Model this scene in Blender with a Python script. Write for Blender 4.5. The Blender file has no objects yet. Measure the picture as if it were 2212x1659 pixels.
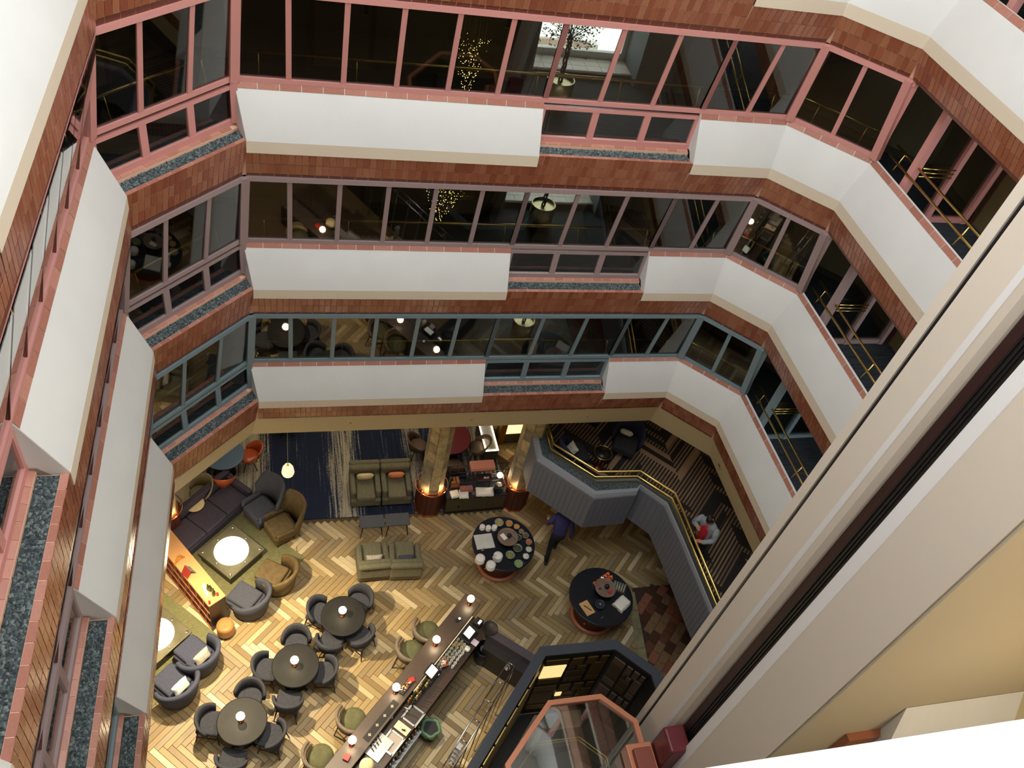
import bpy, math, random
from mathutils import Matrix, Vector
random.seed(7)
C = bpy.context.scene.collection
PI = math.pi
# ------------------------------------------------------------------ camera
RW = ((0.9644646220, -0.1928635204, 0.1805869744),
      (-0.0202007538, -0.7353188337, -0.6774202111),
      (0.2634386501, 0.6496998348, -0.7130849895))
FPX, CAMZ = 1838.165, 18.1
G = CAMZ/17.0                 # lobby furniture is drawn at 1/G of its size and set out G times larger below
cam = bpy.data.cameras.new('camera'); cam.sensor_width = 36; cam.lens = FPX/2212*36
cam.clip_start = .05; cam.clip_end = 300
co = bpy.data.objects.new('camera', cam); C.objects.link(co)
r0, r1, r2 = RW
co.matrix_world = Matrix(((r0[0], -r1[0], -r2[0], 0), (r0[1], -r1[1], -r2[1], 0), (r0[2], -r1[2], -r2[2], CAMZ), (0, 0, 0, 1)))
bpy.context.scene.camera = co
def at(u, v, z=0.):
    """point of the place that the photograph shows at pixel u,v when it lies at height z"""
    c = ((u-1106)/FPX, (v-829.5)/FPX, 1.)
    w = [sum(RW[k][i]*c[k] for k in range(3)) for i in range(3)]
    s = (z-AZ)/w[2]
    return Vector((w[0]*s, w[1]*s, z))
AZ = CAMZ
# ------------------------------------------------------------------ light and exposure
SC = bpy.context.scene
SC.view_settings.view_transform = 'Standard'; SC.view_settings.look = 'None'
SC.view_settings.exposure = 0.22; SC.view_settings.gamma = 1; SC.view_settings.use_curve_mapping = False
W = bpy.data.worlds.new('sky'); SC.world = W; W.use_nodes = True
bg = W.node_tree.nodes['Background']; bg.inputs[0].default_value = (.94, .975, 1, 1); bg.inputs[1].default_value = 5.0
def area(name, loc, rot, sx, sy, power, col, spread=PI):
    l = bpy.data.lights.new(name, 'AREA'); l.shape = 'RECTANGLE'; l.size = sx; l.size_y = sy
    l.energy = power; l.color = col; l.spread = spread
    o = bpy.data.objects.new(name, l); C.objects.link(o); o.location = loc; o.rotation_euler = rot; return o
def spot(name, loc, tgt, power, col, ang=60, blend=.6, rad=.06):
    l = bpy.data.lights.new(name, 'SPOT'); l.energy = power; l.color = col; l.spot_size = math.radians(ang)
    l.spot_blend = blend; l.shadow_soft_size = rad; loc = Vector(loc)*G; tgt = Vector(tgt)*G; l.energy *= G*G
    o = bpy.data.objects.new(name, l); C.objects.link(o); o.location = loc
    o.rotation_euler = (Vector(tgt)-Vector(loc)).to_track_quat('-Z', 'Y').to_euler(); return o
def point(name, loc, power, col, rad=.05):
    l = bpy.data.lights.new(name, 'POINT'); l.energy = power*G*G; l.color = col; l.shadow_soft_size = rad
    o = bpy.data.objects.new(name, l); C.objects.link(o); o.location = loc; return o
WARM = (1, .76, .42); WARM2 = (1, .62, .28)
SP = (1, .8, .5)
for x, y, z, tx, ty, pw, ang in ((.2, 10.5, 5.0, .1, 9.2, 1900, 96), (2.3, 10.6, 5.0, 2.3, 9.2, 1250, 92), (-1.3, 8.2, 5.0, -.6, 7.0, 1750, 96), (4.6, 10.6, 5.0, 4.8, 9.2, 330, 92), (7.6, 10.4, 5.0, 7.4, 9.4, 75, 84), (.8, 7.2, 8.0, .9, 6.2, 900, 60)):
    spot('spotlight', (x, y, z), (tx, ty, 0), pw, SP, ang)
area('lobby_light', (1.6, 14.4, 4.1), (0, 0, 0), 6, 2.5, 60, (1, .85, .66))
area('lobby_light', (-3.8, 10, 4.1), (0, 0, 0), 2, 5, 50, WARM)
area('lounge_light', (9.6, 11.4, 4.1), (0, 0, 0), 1.5, 3, 3, WARM)
point('gallery_lamp', (8.3, .9, 14.2), 85, (1, .84, .6), .15)
point('gallery_lamp', (8.0, .8, 10.0), 50, (1, .84, .6), .15)
portal = area('skylight', (2.55, 5.2, 21.45), (0, 0, 0), 8.7, 8.8, 1, (1, 1, 1)); portal.data.cycles.is_portal = True
# ------------------------------------------------------------------ materials
MATS = {}
def mat(name, col, rough=.6, metal=0., emit=None, es=1., var=0., scale=8., bump=0., bscale=60., spec=.5, stretch=None, alpha=None, coat=0.):
    if name in MATS: return MATS[name]
    m = bpy.data.materials.new(name); m.use_nodes = True; MATS[name] = m
    nt = m.node_tree; p = nt.nodes['Principled BSDF']; L = nt.links.new
    p.inputs['Base Color'].default_value = (*col, 1); p.inputs['Roughness'].default_value = rough
    p.inputs['Metallic'].default_value = metal; p.inputs['Specular IOR Level'].default_value = spec
    p.inputs['Coat Weight'].default_value = coat
    tc = nt.nodes.new('ShaderNodeTexCoord'); mp = nt.nodes.new('ShaderNodeMapping'); L(tc.outputs['Object'], mp.inputs[0])
    if stretch: mp.inputs['Scale'].default_value = stretch
    if var:
        n = nt.nodes.new('ShaderNodeTexNoise'); n.inputs['Scale'].default_value = scale; n.inputs['Detail'].default_value = 5
        L(mp.outputs[0], n.inputs['Vector'])
        r = nt.nodes.new('ShaderNodeValToRGB'); L(n.outputs[0], r.inputs[0])
        r.color_ramp.elements[0].position = .3; r.color_ramp.elements[1].position = .7
        r.color_ramp.elements[0].color = (*[c*(1-var) for c in col], 1); r.color_ramp.elements[1].color = (*[min(1, c*(1+var)) for c in col], 1)
        L(r.outputs[0], p.inputs['Base Color'])
    if bump:
        n = nt.nodes.new('ShaderNodeTexNoise'); n.inputs['Scale'].default_value = bscale; n.inputs['Detail'].default_value = 4
        L(mp.outputs[0], n.inputs['Vector']); b = nt.nodes.new('ShaderNodeBump'); b.inputs['Strength'].default_value = bump; b.inputs['Distance'].default_value = .01
        L(n.outputs[0], b.inputs['Height']); L(b.outputs[0], p.inputs['Normal'])
    if emit:
        p.inputs['Emission Color'].default_value = (*emit, 1); p.inputs['Emission Strength'].default_value = es
    return m
def glassmat(name, tint, gl=.08, rough=.02):
    if name in MATS: return MATS[name]
    m = bpy.data.materials.new(name); m.use_nodes = True; MATS[name] = m
    nt = m.node_tree; nt.nodes.clear(); L = nt.links.new
    o = nt.nodes.new('ShaderNodeOutputMaterial'); mx = nt.nodes.new('ShaderNodeMixShader')
    t = nt.nodes.new('ShaderNodeBsdfTransparent'); t.inputs[0].default_value = (*tint, 1)
    g = nt.nodes.new('ShaderNodeBsdfGlossy'); g.inputs['Roughness'].default_value = rough; g.inputs[0].default_value = (1, 1, 1, 1)
    lw = nt.nodes.new('ShaderNodeLayerWeight'); pw = nt.nodes.new('ShaderNodeMath'); pw.operation = 'POWER'; pw.inputs[1].default_value = 5
    lw.inputs['Blend'].default_value = .5; L(lw.outputs['Facing'], pw.inputs[0])
    f = nt.nodes.new('ShaderNodeMath'); f.operation = 'MULTIPLY_ADD'; f.inputs[1].default_value = 1-gl; f.inputs[2].default_value = gl; L(pw.outputs[0], f.inputs[0])
    L(f.outputs[0], mx.inputs[0]); L(t.outputs[0], mx.inputs[1]); L(g.outputs[0], mx.inputs[2]); L(mx.outputs[0], o.inputs[0])
    return m
def s2l(*c): return tuple((x/255/12.92 if x/255 <= .04045 else ((x/255+.055)/1.055)**2.4) for x in c)
plaster = mat('white_plaster', s2l(230, 231, 227), .75, var=.03, scale=1.3, bump=.08, bscale=30)
cream = mat('cream_paint', s2l(226, 214, 188), .7)
beige = mat('beige_paint', s2l(214, 198, 156), .7)
ochre = mat('warm_lit_cream', s2l(200, 190, 164), .7)  # shaft's beige with the warm, dimmer light of its side in the colour
grout = mat('pink_grout', s2l(232, 188, 160), .8)
TILES = [mat('glazed_tile_%s' % n, s2l(*c), .22, spec=.6, var=.12, scale=4) for n, c in
         (('rust', (160, 96, 66)), ('terracotta', (165, 102, 72)), ('russet', (157, 91, 62)), ('umber', (148, 82, 56)), ('clay', (170, 110, 80)))]
COPING = [mat('coping_tile_%s' % n, s2l(*c), .35, var=.1, scale=4) for n, c in (('pink', (184, 126, 108)), ('rose', (174, 116, 98)), ('salmon', (190, 134, 116)))]
tiledark = mat('edge_tile', s2l(112, 62, 46), .3)
brass = mat('polished_brass', s2l(226, 198, 118), .27, 1.)
copper = mat('polished_copper', s2l(222, 140, 100), .25, 1.)
coppaint = mat('copper_paint', s2l(205, 135, 100), .4, .3)
chrome = mat('chrome', (.75, .75, .77), .15, 1.)
steel = mat('brushed_steel', (.5, .5, .5), .35, 1.)
black = mat('black_metal', (.012, .012, .013), .4)
dark = mat('dark_wall', s2l(70, 66, 58), .7)
taupe = mat('taupe_wallcovering', s2l(116, 108, 86), .7, var=.1, scale=3)
FRAME = {-2: s2l(214, 160, 150), -1: s2l(214, 150, 144), 0: s2l(212, 148, 140), 1: s2l(164, 142, 140), 2: s2l(126, 146, 152)}
glass = glassmat('tinted_window_glass', (.6, .6, .56), .085)
clear = glassmat('clear_glass', (.86, .9, .88), .085)
# ------------------------------------------------------------------ mesh builder
class MB:
    def __init__(s): s.v = []; s.f = []; s.m = []; s.s = []
    def add(s, vs, fs, mi=0, M=None, sm=False):
        o = len(s.v)
        s.v += [tuple(M @ Vector(v)) if M else tuple(v) for v in vs]
        s.f += [tuple(i+o for i in f) for f in fs]; s.m += [mi]*len(fs); s.s += [sm]*len(fs); return s
    def box(s, c, d, rz=0., mi=0, rx=0., ry=0., sm=False, M=None):
        x, y, z = d[0]/2, d[1]/2, d[2]/2
        T = Matrix.Translation(c) @ Matrix.Rotation(rz, 4, 'Z') @ Matrix.Rotation(ry, 4, 'Y') @ Matrix.Rotation(rx, 4, 'X')
        if M: T = M @ T
        return s.add([(-x, -y, -z), (x, -y, -z), (x, y, -z), (-x, y, -z), (-x, -y, z), (x, -y, z), (x, y, z), (-x, y, z)],
                     [(0, 3, 2, 1), (4, 5, 6, 7), (0, 1, 5, 4), (1, 2, 6, 5), (2, 3, 7, 6), (3, 0, 4, 7)], mi, T, sm)
    def prism(s, poly, z0, z1, mi=0):
        n = len(poly); a = sum(poly[i][0]*poly[(i+1) % n][1]-poly[(i+1) % n][0]*poly[i][1] for i in range(n))
        if a < 0: poly = poly[::-1]
        return s.add([(p[0], p[1], z0) for p in poly]+[(p[0], p[1], z1) for p in poly],
                     [tuple(range(n))[::-1], tuple(range(n, 2*n))]+[(i, (i+1) % n, n+(i+1) % n, n+i) for i in range(n)], mi)
    def lathe(s, prof, c=(0, 0, 0), n=20, mi=0, sm=True, M=None, cap=True):
        vs = []; fs = []
        for r, z in prof:
            for k in range(n):
                a = 2*PI*k/n; vs.append((c[0]+r*math.cos(a), c[1]+r*math.sin(a), c[2]+z))
        for j in range(len(prof)-1):
            for k in range(n): fs.append((j*n+k, j*n+(k+1) % n, (j+1)*n+(k+1) % n, (j+1)*n+k))
        s.add(vs, fs, mi, M, sm)
        if cap:
            o = len(s.v)-len(vs)
            s.f += [tuple(o+k for k in range(n))[::-1], tuple(o+(len(prof)-1)*n+k for k in range(n))]; s.m += [mi]*2; s.s += [False]*2
        return s
    def cyl(s, c, r, h, n=16, r2=None, mi=0, sm=True): return s.lathe([(r, 0), (r if r2 is None else r2, h)], c, n, mi, sm)
    def ball(s, c, r, n=12, mi=0, sq=1.):
        k = max(4, n//2)
        return s.lathe([(max(1e-4, r*math.sin(PI*i/k)), -r*sq*math.cos(PI*i/k)) for i in range(k+1)], c, n, mi, True, cap=False)
    def tube(s, pts, r, n=8, mi=0, closed=False):
        P = [Vector(p) for p in pts]; N = len(P); rings = []
        R = r if isinstance(r, (list, tuple)) else [r]*N
        for i in range(N):
            a = P[i-1] if (i or closed) else P[i]; b = P[(i+1) % N] if (i < N-1 or closed) else P[i]
            t = (b-a).normalized(); u = t.cross(Vector((0, 0, 1)))
            if u.length < 1e-3: u = t.cross(Vector((0, 1, 0)))
            u.normalize(); w = t.cross(u)
            rings.append([tuple(P[i]+u*R[i]*math.cos(2*PI*k/n)+w*R[i]*math.sin(2*PI*k/n)) for k in range(n)])
        vs = [v for g in rings for v in g]; fs = []
        for i in range(N if closed else N-1):
            j = (i+1) % N
            for k in range(n): fs.append((i*n+k, i*n+(k+1) % n, j*n+(k+1) % n, j*n+k))
        if not closed: fs += [tuple(range(n))[::-1], tuple((N-1)*n+k for k in range(n))]
        return s.add(vs, fs, mi, None, True)
    def arcwall(s, ri, ro, a0, a1, z0, ztop, n=14, flare=0., sy=1., mi=0, c=(0, 0, 0), round_=.02):
        """curved upholstered shell; ztop(t) gives its height along the arc"""
        vs = []; fs = []
        for i in range(n+1):
            t = i/n; a = a0+(a1-a0)*t; zt = ztop(t); ca, sa = math.cos(a), math.sin(a)*sy
            f = flare*(zt-z0)
            for r, z in ((ri, z0), (ri+f, zt-round_), (ri+f+(ro-ri)*.3, zt), (ri+f+(ro-ri)*.7, zt), (ro+f, zt-round_), (ro, z0)):
                vs.append((c[0]+r*ca, c[1]+r*sa, c[2]+z))
        for i in range(n):
            for k in range(6): fs.append((i*6+k, i*6+(k+1) % 6, (i+1)*6+(k+1) % 6, (i+1)*6+k))
        fs += [tuple(range(6))[::-1], tuple(n*6+k for k in range(6))]
        return s.add(vs, fs, mi, None, True)
    def build(s, name, mats, parent=None, bev=0., seg=2, sub=0, loc=None):
        me = bpy.data.meshes.new(name); me.from_pydata(s.v, [], s.f)
        if not isinstance(mats, (list, tuple)): mats = [mats]
        for m in mats: me.materials.append(m)
        me.polygons.foreach_set('material_index', s.m); me.polygons.foreach_set('use_smooth', s.s); me.update()
        o = bpy.data.objects.new(name, me); C.objects.link(o)
        if parent: o.parent = parent
        if loc: o.location = loc
        if bev:
            b = o.modifiers.new('bevel', 'BEVEL'); b.width = bev; b.segments = seg; b.limit_method = 'ANGLE'; b.harden_normals = False
            if seg > 1: me.polygons.foreach_set('use_smooth', [True]*len(me.polygons)); b.harden_normals = True
        if sub: u = o.modifiers.new('soft', 'SUBSURF'); u.levels = sub; u.render_levels = sub
        return o
def tag(o, label=None, cat=None, group=None, kind=None):
    if label: o['label'] = label
    if cat: o['category'] = cat
    if group: o['group'] = group
    if kind: o['kind'] = kind
    return o
def thing(name, label, cat, loc=(0, 0, 0), rz=0., group=None):
    o = bpy.data.objects.new(name, None); C.objects.link(o); o.location = loc; o.rotation_euler = (0, 0, rz); o.empty_display_size = .1
    return tag(o, label, cat, group)
def dup(o, loc=None, rz=None, label=None, group=None, parent=None):
    c = o.copy(); C.objects.link(c); c.parent = parent
    if parent is None:
        if loc is not None: c.location = loc
        if rz is not None: c.rotation_euler = (0, 0, rz)
        if label: c['label'] = label
        if group: c['group'] = group
    for ch in list(o.children): dup(ch, parent=c)
    return c
# ------------------------------------------------------------------ the atrium: plan and profile
C0, C1, C2, C3 = (-2.166, 9.767), (-.538, 11.384), (8.131, 11.384), (9.214, 10.317)
SW, SE, RE = (-2.34, .01), (9.32, .01), (9.257, 6.0)
V2 = lambda p: Vector((p[0], p[1]))
PL = [V2(SW), V2(C0), V2(C1), V2(C2), V2(C3), V2(RE), V2(SE)]
SEGN = ['left', 'left_corner', 'back', 'right_corner', 'right', 'right_far', 'near']
def sdir(i): return (PL[(i+1) % 7]-PL[i]).normalized()
def snor(i): d = sdir(i); return Vector((d.y, -d.x))
def corner(i):
    def f(n):
        a, b = (i-1) % 7, i
        n1, n2 = snor(a), snor(b); k = 1+n1.dot(n2)
        return PL[i]+(n1+n2)*(n/k)
    return f
def cut(i, dist):
    def f(n): return PL[i]+sdir(i)*dist+snor(i)*n
    return f
def seglen(i): return (PL[(i+1) % 7]-PL[i]).length
def extrude(mb, prof, stations, z0, mi=0, cap=True):
    """closed profile of (n, z) pairs swept along the plan, mitred at its corners"""
    k = len(prof); vs = []; fs = []
    for st in stations:
        for n, z in prof: p = st(n); vs.append((p.x, p.y, z0+z))
    for i in range(len(stations)-1):
        for j in range(k): fs.append((i*k+j, (i+1)*k+j, (i+1)*k+(j+1) % k, i*k+(j+1) % k))
    if cap: fs += [tuple(range(k)), tuple((len(stations)-1)*k+j for j in range(k))[::-1]]
    mb.add(vs, fs, mi); return mb
H = 2.77; Z0 = 11.925
NP, ZP, NQ, ZQ, NT, ZT = .3675, -.711, .3657, -.914, .245, -1.3775
ZH = H+ZT
dE, dE2 = seglen(0)-4.47, seglen(0)-4.47-2.61     # left planter lies between dE2 and dE
dF1, dF2 = 4.47, 7.08
LEV = {-2: 'highest', -1: 'upper', 0: 'pink-framed', 1: 'mauve-framed', 2: 'blue-framed'}
def zs(l): return Z0-H*l
tile_meshes = []
def tile_mesh(m, name='tile'):
    b = .05; t = .9
    v = [(0, 0, 0), (1, 0, 0), (1, 1, 0), (0, 1, 0), (0, 0, t), (1, 0, t), (1, 1, t), (0, 1, t), (b*1.5, b, 1), (1-b*1.5, b, 1), (1-b*1.5, 1-b, 1), (b*1.5, 1-b, 1)]
    f = [(0, 3, 2, 1), (0, 1, 5, 4), (1, 2, 6, 5), (2, 3, 7, 6), (3, 0, 4, 7), (4, 5, 9, 8), (5, 6, 10, 9), (6, 7, 11, 10), (7, 4, 8, 11), (8, 9, 10, 11)]
    me = bpy.data.meshes.new(name); me.from_pydata(v, [], f); me.materials.append(m); me.update(); return me
TM = [tile_mesh(m) for m in TILES]; CM = [tile_mesh(m) for m in COPING]; DM = [tile_mesh(tiledark)]
def lay_tiles(parent, seg, d0, d1, na, za, nb, zb, rows, pitch, meshes, thick=.004, g=.01, z0=0., name='tile'):
    """tiles on the slanted strip from (na,za) down to (nb,zb) of one wall; each its own object"""
    L = d1-d0; nc = max(1, round(L/pitch)); w = L/nc
    ex = sdir(seg); nr = snor(seg)
    e1 = Vector((ex.x, ex.y, 0))
    dn, dz = nb-na, zb-za; hl = math.hypot(dn, dz); e2 = Vector((nr.x*dn, nr.y*dn, dz))/hl
    e3 = e2.cross(e1)
    if e3.x*nr.x+e3.y*nr.y+(.3 if abs(dz) < .01 else 0)*e3.z < 0: e3 = -e3
    rh = hl/rows
    for r in range(rows):
        for c in range(nc):
            p = PL[seg]+ex*(d0+c*w)+nr*na
            o3 = Vector((p.x, p.y, z0+za))+e2*(r*rh)
            o = bpy.data.objects.new(name, random.choice(meshes)); C.objects.link(o); o.parent = parent
            a, b_, t_ = e1*(w-g), e2*(rh-g), e3*(thick+random.uniform(-.0015, .0015))
            q = o3+e1*g/2+e2*g/2
            o.matrix_local = Matrix(((a.x, b_.x, t_.x, q.x), (a.y, b_.y, t_.y, q.y), (a.z, b_.z, t_.z, q.z), (0, 0, 0, 1)))
def struct(o, label, cat=None): return tag(o, label, None, None, 'structure')
gravel_m = [mat('slate_gravel', s2l(88, 100, 100), .8, var=.35, scale=30), mat('pale_gravel', s2l(120, 130, 128), .8), mat('dark_gravel', s2l(58, 68, 72), .8)]
def gravel(seg, d0, d1, n0, n1, z, label, size=.024, dens=3200, poly=None, name='gravel'):
    mb = MB(); area_ = (d1-d0)*(n1-n0); N = int(area_*dens)
    ex, nr = sdir(seg), snor(seg)
    for i in range(N):
        p = PL[seg]+ex*random.uniform(d0, d1)+nr*random.uniform(n0, n1)
        s = size*random.uniform(.6, 1.2); a = random.uniform(0, PI); zz = z+random.uniform(-.005, .012)
        ca, sa = math.cos(a)*s, math.sin(a)*s; h = s*random.uniform(.4, .9); q = random.uniform(.5, 1)
        mb.add([(p.x+ca, p.y+sa, zz), (p.x-sa*q, p.y+ca*q, zz), (p.x-ca, p.y-sa, zz), (p.x+sa*q, p.y-ca*q, zz), (p.x+ca*.3, p.y+sa*.2, zz+h)],
               [(0, 1, 4), (1, 2, 4), (2, 3, 4), (3, 0, 4)], random.choice((0, 0, 1, 2)))
    a, b, c, d = pt3(seg, d0-.02, n0-.012, z+.002), pt3(seg, d1+.02, n0-.012, z+.002), pt3(seg, d1+.02, n1+.01, z+.002), pt3(seg, d0-.02, n1+.01, z+.002)
    mb.add([a, b, c, d], [(0, 1, 2, 3)], 2)
    return tag(mb.build(name, gravel_m), label, 'gravel', None, 'stuff')
def pt3(seg, d, n, z): p = cut(seg, d)(n); return Vector((p.x, p.y, z))
def bar3(mb, a, b, w, t, up, mi=0):
    """box beam from a to b; w across, t along 'up'"""
    a, b, up = Vector(a), Vector(b), Vector(up).normalized(); d = (b-a); s = d.cross(up).normalized()*w/2; u = s.cross(d).normalized()*t/2
    vs = [a-s-u, a+s-u, a+s+u, a-s+u, b-s-u, b+s-u, b+s+u, b-s+u]
    return mb.add(vs, [(0, 3, 2, 1), (4, 5, 6, 7), (0, 1, 5, 4), (1, 2, 6, 5), (2, 3, 7, 6), (3, 0, 4, 7)], mi)
fm = {l: mat('%s_frame_paint' % {-2: 'rose', -1: 'blush', 0: 'pink', 1: 'mauve', 2: 'blue_grey'}[l], FRAME[l], .45) for l in FRAME}
WN = [0]
def nts(sg): return .345 if sg == 0 else NT
def window(seg, d0, d1, l, bays, label, low=False, lite=False):
    WN[0] += 1; z = zs(l); m = fm[l]; nr = snor(seg); up = Vector((nr.x, nr.y, 0))
    root = struct(bpy.data.objects.new('window_%d' % WN[0], None), label); C.objects.link(root)
    sl = seg == 0; mm = MATS['edge_tile'] if sl else m
    def rail(n0, zz, hgt=.07, nm='frame'):
        mb = MB(); hgt = hgt*.5 if sl and zz > z-.01 else hgt; bar3(mb, pt3(seg, d0, n0, zz), pt3(seg, d1, n0, zz), hgt, .06, up); mb.build(nm, m, root)
    rail(.015, z+.035); rail(nts(seg)-(.06 if sl else .012), z+ZH-.045, .08)
    for k in range(bays+1):
        d = d0+(d1-d0)*k/bays; ww = .075
        if sl: ww = .026
        mb = MB(); bar3(mb, pt3(seg, d, .02, z+.02), pt3(seg, d, nts(seg)-(.05 if sl else .01), z+ZH-.04), ww if 0 < k < bays or sl else .085, .018 if sl else .032, up); mb.build('mullion', mm, root)
    for k in range(bays):
        a, b = d0+(d1-d0)*k/bays+.03, d0+(d1-d0)*(k+1)/bays-.03
        mb = MB(); f = lambda d, zz, off: pt3(seg, d, (zz-z)/ZH*nts(seg)+off, zz)
        z1, z2 = z+.05, z+ZH-.07
        vs = [f(a, z1, -.004), f(b, z1, -.004), f(b, z2, -.004), f(a, z2, -.004), f(a, z1, .004), f(b, z1, .004), f(b, z2, .004), f(a, z2, .004)]
        mb.add(vs, [(4, 5, 6, 7), (0, 3, 2, 1)]); mb.build('pane', glass, root)
    if low:
        rail(.0, z-.09, .06); rail(0, z-.62, .09)
        for k in range(bays+1):
            d = d0+(d1-d0)*k/bays; mb = MB(); bar3(mb, pt3(seg, d, 0, z-.62), pt3(seg, d, 0, z-.08), .11, .05, up); mb.build('mullion', m, root)
        for k in range(bays):
            a, b = d0+(d1-d0)*k/bays+.05, d0+(d1-d0)*(k+1)/bays-.05
            mb = MB(); mb.add([pt3(seg, a, 0, z-.56), pt3(seg, b, 0, z-.56), pt3(seg, b, 0, z-.1), pt3(seg, a, 0, z-.1)], [(0, 1, 2, 3)]); mb.build('pane', glass, root)
    return root
def brass_rail(seg, d0, d1, l, n=-.13, dz=.36, label='', double=False):
    t = thing('handrail', label, 'handrail'); z = zs(l)
    for dd in ((0, .16) if double else (0,)):
        mb = MB(); mb.tube([pt3(seg, d0, n+dd*.4, z+dz-dd), pt3(seg, d1, n+dd*.4, z+dz-dd)], .026 if not double else .021, 10); mb.build('rail', brass, t)
    k = max(2, int((d1-d0)/1.2))
    for i in range(k):
        d = d0+.25+(d1-d0-.5)*i/max(1, k-1); mb = MB(); mb.tube([pt3(seg, d, n, z+dz), pt3(seg, d, n+.05, z+dz-.22), pt3(seg, d, n+.08, z-.02)], .012, 6); mb.build('bracket', brass, t)
    return t
def backp(sg): return [(NQ-.02, ZQ+.03), (nts(sg)-.02, ZT), (-.1, ZT), (-.1, -.64), (.1, -.64)]
def troughp(sg): return [(.0, -.66), (.085, -.69), (.085, -.75), (.285, -.75), (.285, ZP-.013), (NP-.014, ZP-.013), (nts(sg)-.02, ZT), (-.1, ZT), (-.1, -.66)]
panelprof = [(-.02, .0), (.035, 0), (NP, ZP), (NQ, ZQ), (.2, ZQ), (-.02, -.7)]
SEGTXT = {0: 'left wall', 1: 'angled left corner', 2: 'back wall', 3: 'angled right corner', 4: 'right wall', 6: 'near wall'}
CREAMSTRIP = mat('cream_soffit_paint', s2l(228, 214, 190), .7)
carpet_hall = mat('corridor_carpet', s2l(52, 58, 66), .9, var=.55, scale=3, stretch=(1, 14, 1))
ceilm = mat('corridor_ceiling_paint', s2l(120, 112, 92), .8)
for l in (-2, -1, 0, 1, 2):
    z = zs(l); nm = LEV[l]; fine = l > -2
    # canted white panels
    for st, sg, tx in (([corner(0), cut(0, dE2)], 0, 'near end of the left wall, below the gravel bed'), ([cut(0, dE), corner(1)], 0, 'far part of the left wall'),
                       ([corner(2), cut(2, dF1)], 2, 'left part of the back wall'), ([cut(2, dF2), corner(3), corner(4), corner(5)], 2, 'right of the back planter round to the right wall'),
                       ([corner(6), corner(0)], 6, 'near wall under the viewer')):
        mb = MB(); extrude(mb, panelprof, st, z)
        o = mb.build('wall_%s' % SEGN[sg], [plaster], bev=.012, seg=2)
        struct(o, 'white canted parapet panel of the %s storey, %s' % (nm, tx))
        mb = MB(); extrude(mb, [(NP+.001, ZP-.012), (NQ+.003, ZQ+.001), (.22, ZQ-.004), (.22, ZP-.1)], st, z)
        mb.build('trim', CREAMSTRIP, o)
    # tiled spandrels
    for sg, d0, d1, pl in ((0, 0, dE2, 0), (0, dE2, dE, 1), (0, dE, seglen(0), 0), (1, 0, seglen(1), 1), (2, 0, dF1, 0), (2, dF1, dF2, 1), (2, dF2, seglen(2), 0), (3, 0, seglen(3), 0), (4, 0, seglen(4), 0), (6, 0, seglen(6), 0)):
        sa = corner(sg) if d0 == 0 else cut(sg, d0); sb = corner((sg+1) % 7) if abs(d1-seglen(sg)) < 1e-6 else cut(sg, d1)
        mb = MB(); extrude(mb, troughp(sg) if pl else backp(sg), [sa, sb], z)
        o = struct(mb.build('wall_%s' % SEGN[sg], grout), '%s of the %s storey, %s%s' % ('rust tiled planter front' if pl else 'rust tiled band under the white panel', nm, SEGTXT[sg],
                   {0: '', 1: ''}[pl] if sg != 2 else (' centre' if pl else (' left part' if d0 == 0 else ' right part'))))
        if fine and sg != 6 and not (sg == 0 and d1 < 3):
            e0 = .12 if d0 == 0 and sg > 0 else 0
            z_a, n_a, rows = (ZQ, NQ, 2)
            sh = .12
            a_, b_ = d0+(.13 if d0 == 0 and sg else 0), d1-(.13 if abs(d1-seglen(sg)) < 1e-6 else 0)
            if pl: n_a, z_a, rows = NP, ZP, 3
            ntv = nts(sg); nt_, zt_ = n_a+(ntv-n_a)*.88, z_a+(ZT-z_a)*.88
            lay_tiles(o, sg, a_, b_, n_a-.006, z_a, nt_-.006, zt_, rows, .098, TM, z0=z)
            lay_tiles(o, sg, a_, b_, nt_-.012, zt_, ntv-.016, ZT, 1, .2, DM, z0=z, name='edge_tile')
            if pl:
                lay_tiles(o, sg, a_, b_, NP, ZP-.012, .285, ZP-.012, 1, .19, CM, z0=z, name='coping_tile')
                lay_tiles(o, sg, a_, b_, .088, -.685, .02, -.662, 1, .19, CM, z0=z, name='coping_tile')
            else:
                lay_tiles(o, sg, d0+(.03 if d0 == 0 and sg else 0), d1-(.03 if abs(d1-seglen(sg)) < 1e-6 else 0), .034, .008, .078, -.085, 1, .3, CM, z0=z, name='sill_tile')
        if pl and fine: gravel(sg, d0+.04, d1-.04, .1, .27, z-.735, 'blue-grey gravel bed in the %s storey planter, %s' % (nm, SEGTXT[sg]))
    # glazing
    for ci in (1, 2, 3, 4):
        a, b = corner(ci)(.03), corner(ci)(NT-.01); mb = MB(); bar3(mb, (a.x, a.y, z+(-.62 if ci in (1, 2) else 0)), (a.x, a.y, z), .12, .1, (1, 0, 0)) if ci in (1, 2) else None
        bar3(mb, (a.x, a.y, z), (b.x, b.y, z+ZH-.02), .13, .12, (snor(ci)+snor(ci-1)).to_3d()); WN[0] += 1
        struct(mb.build('window_%d' % WN[0], fm[l]), '%s corner post between glazed bays, %s' % (nm, ('left wall to angled corner', 'angled corner to back wall', 'back wall to right angled corner', 'right angled corner to open bay')[ci-1]))
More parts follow.
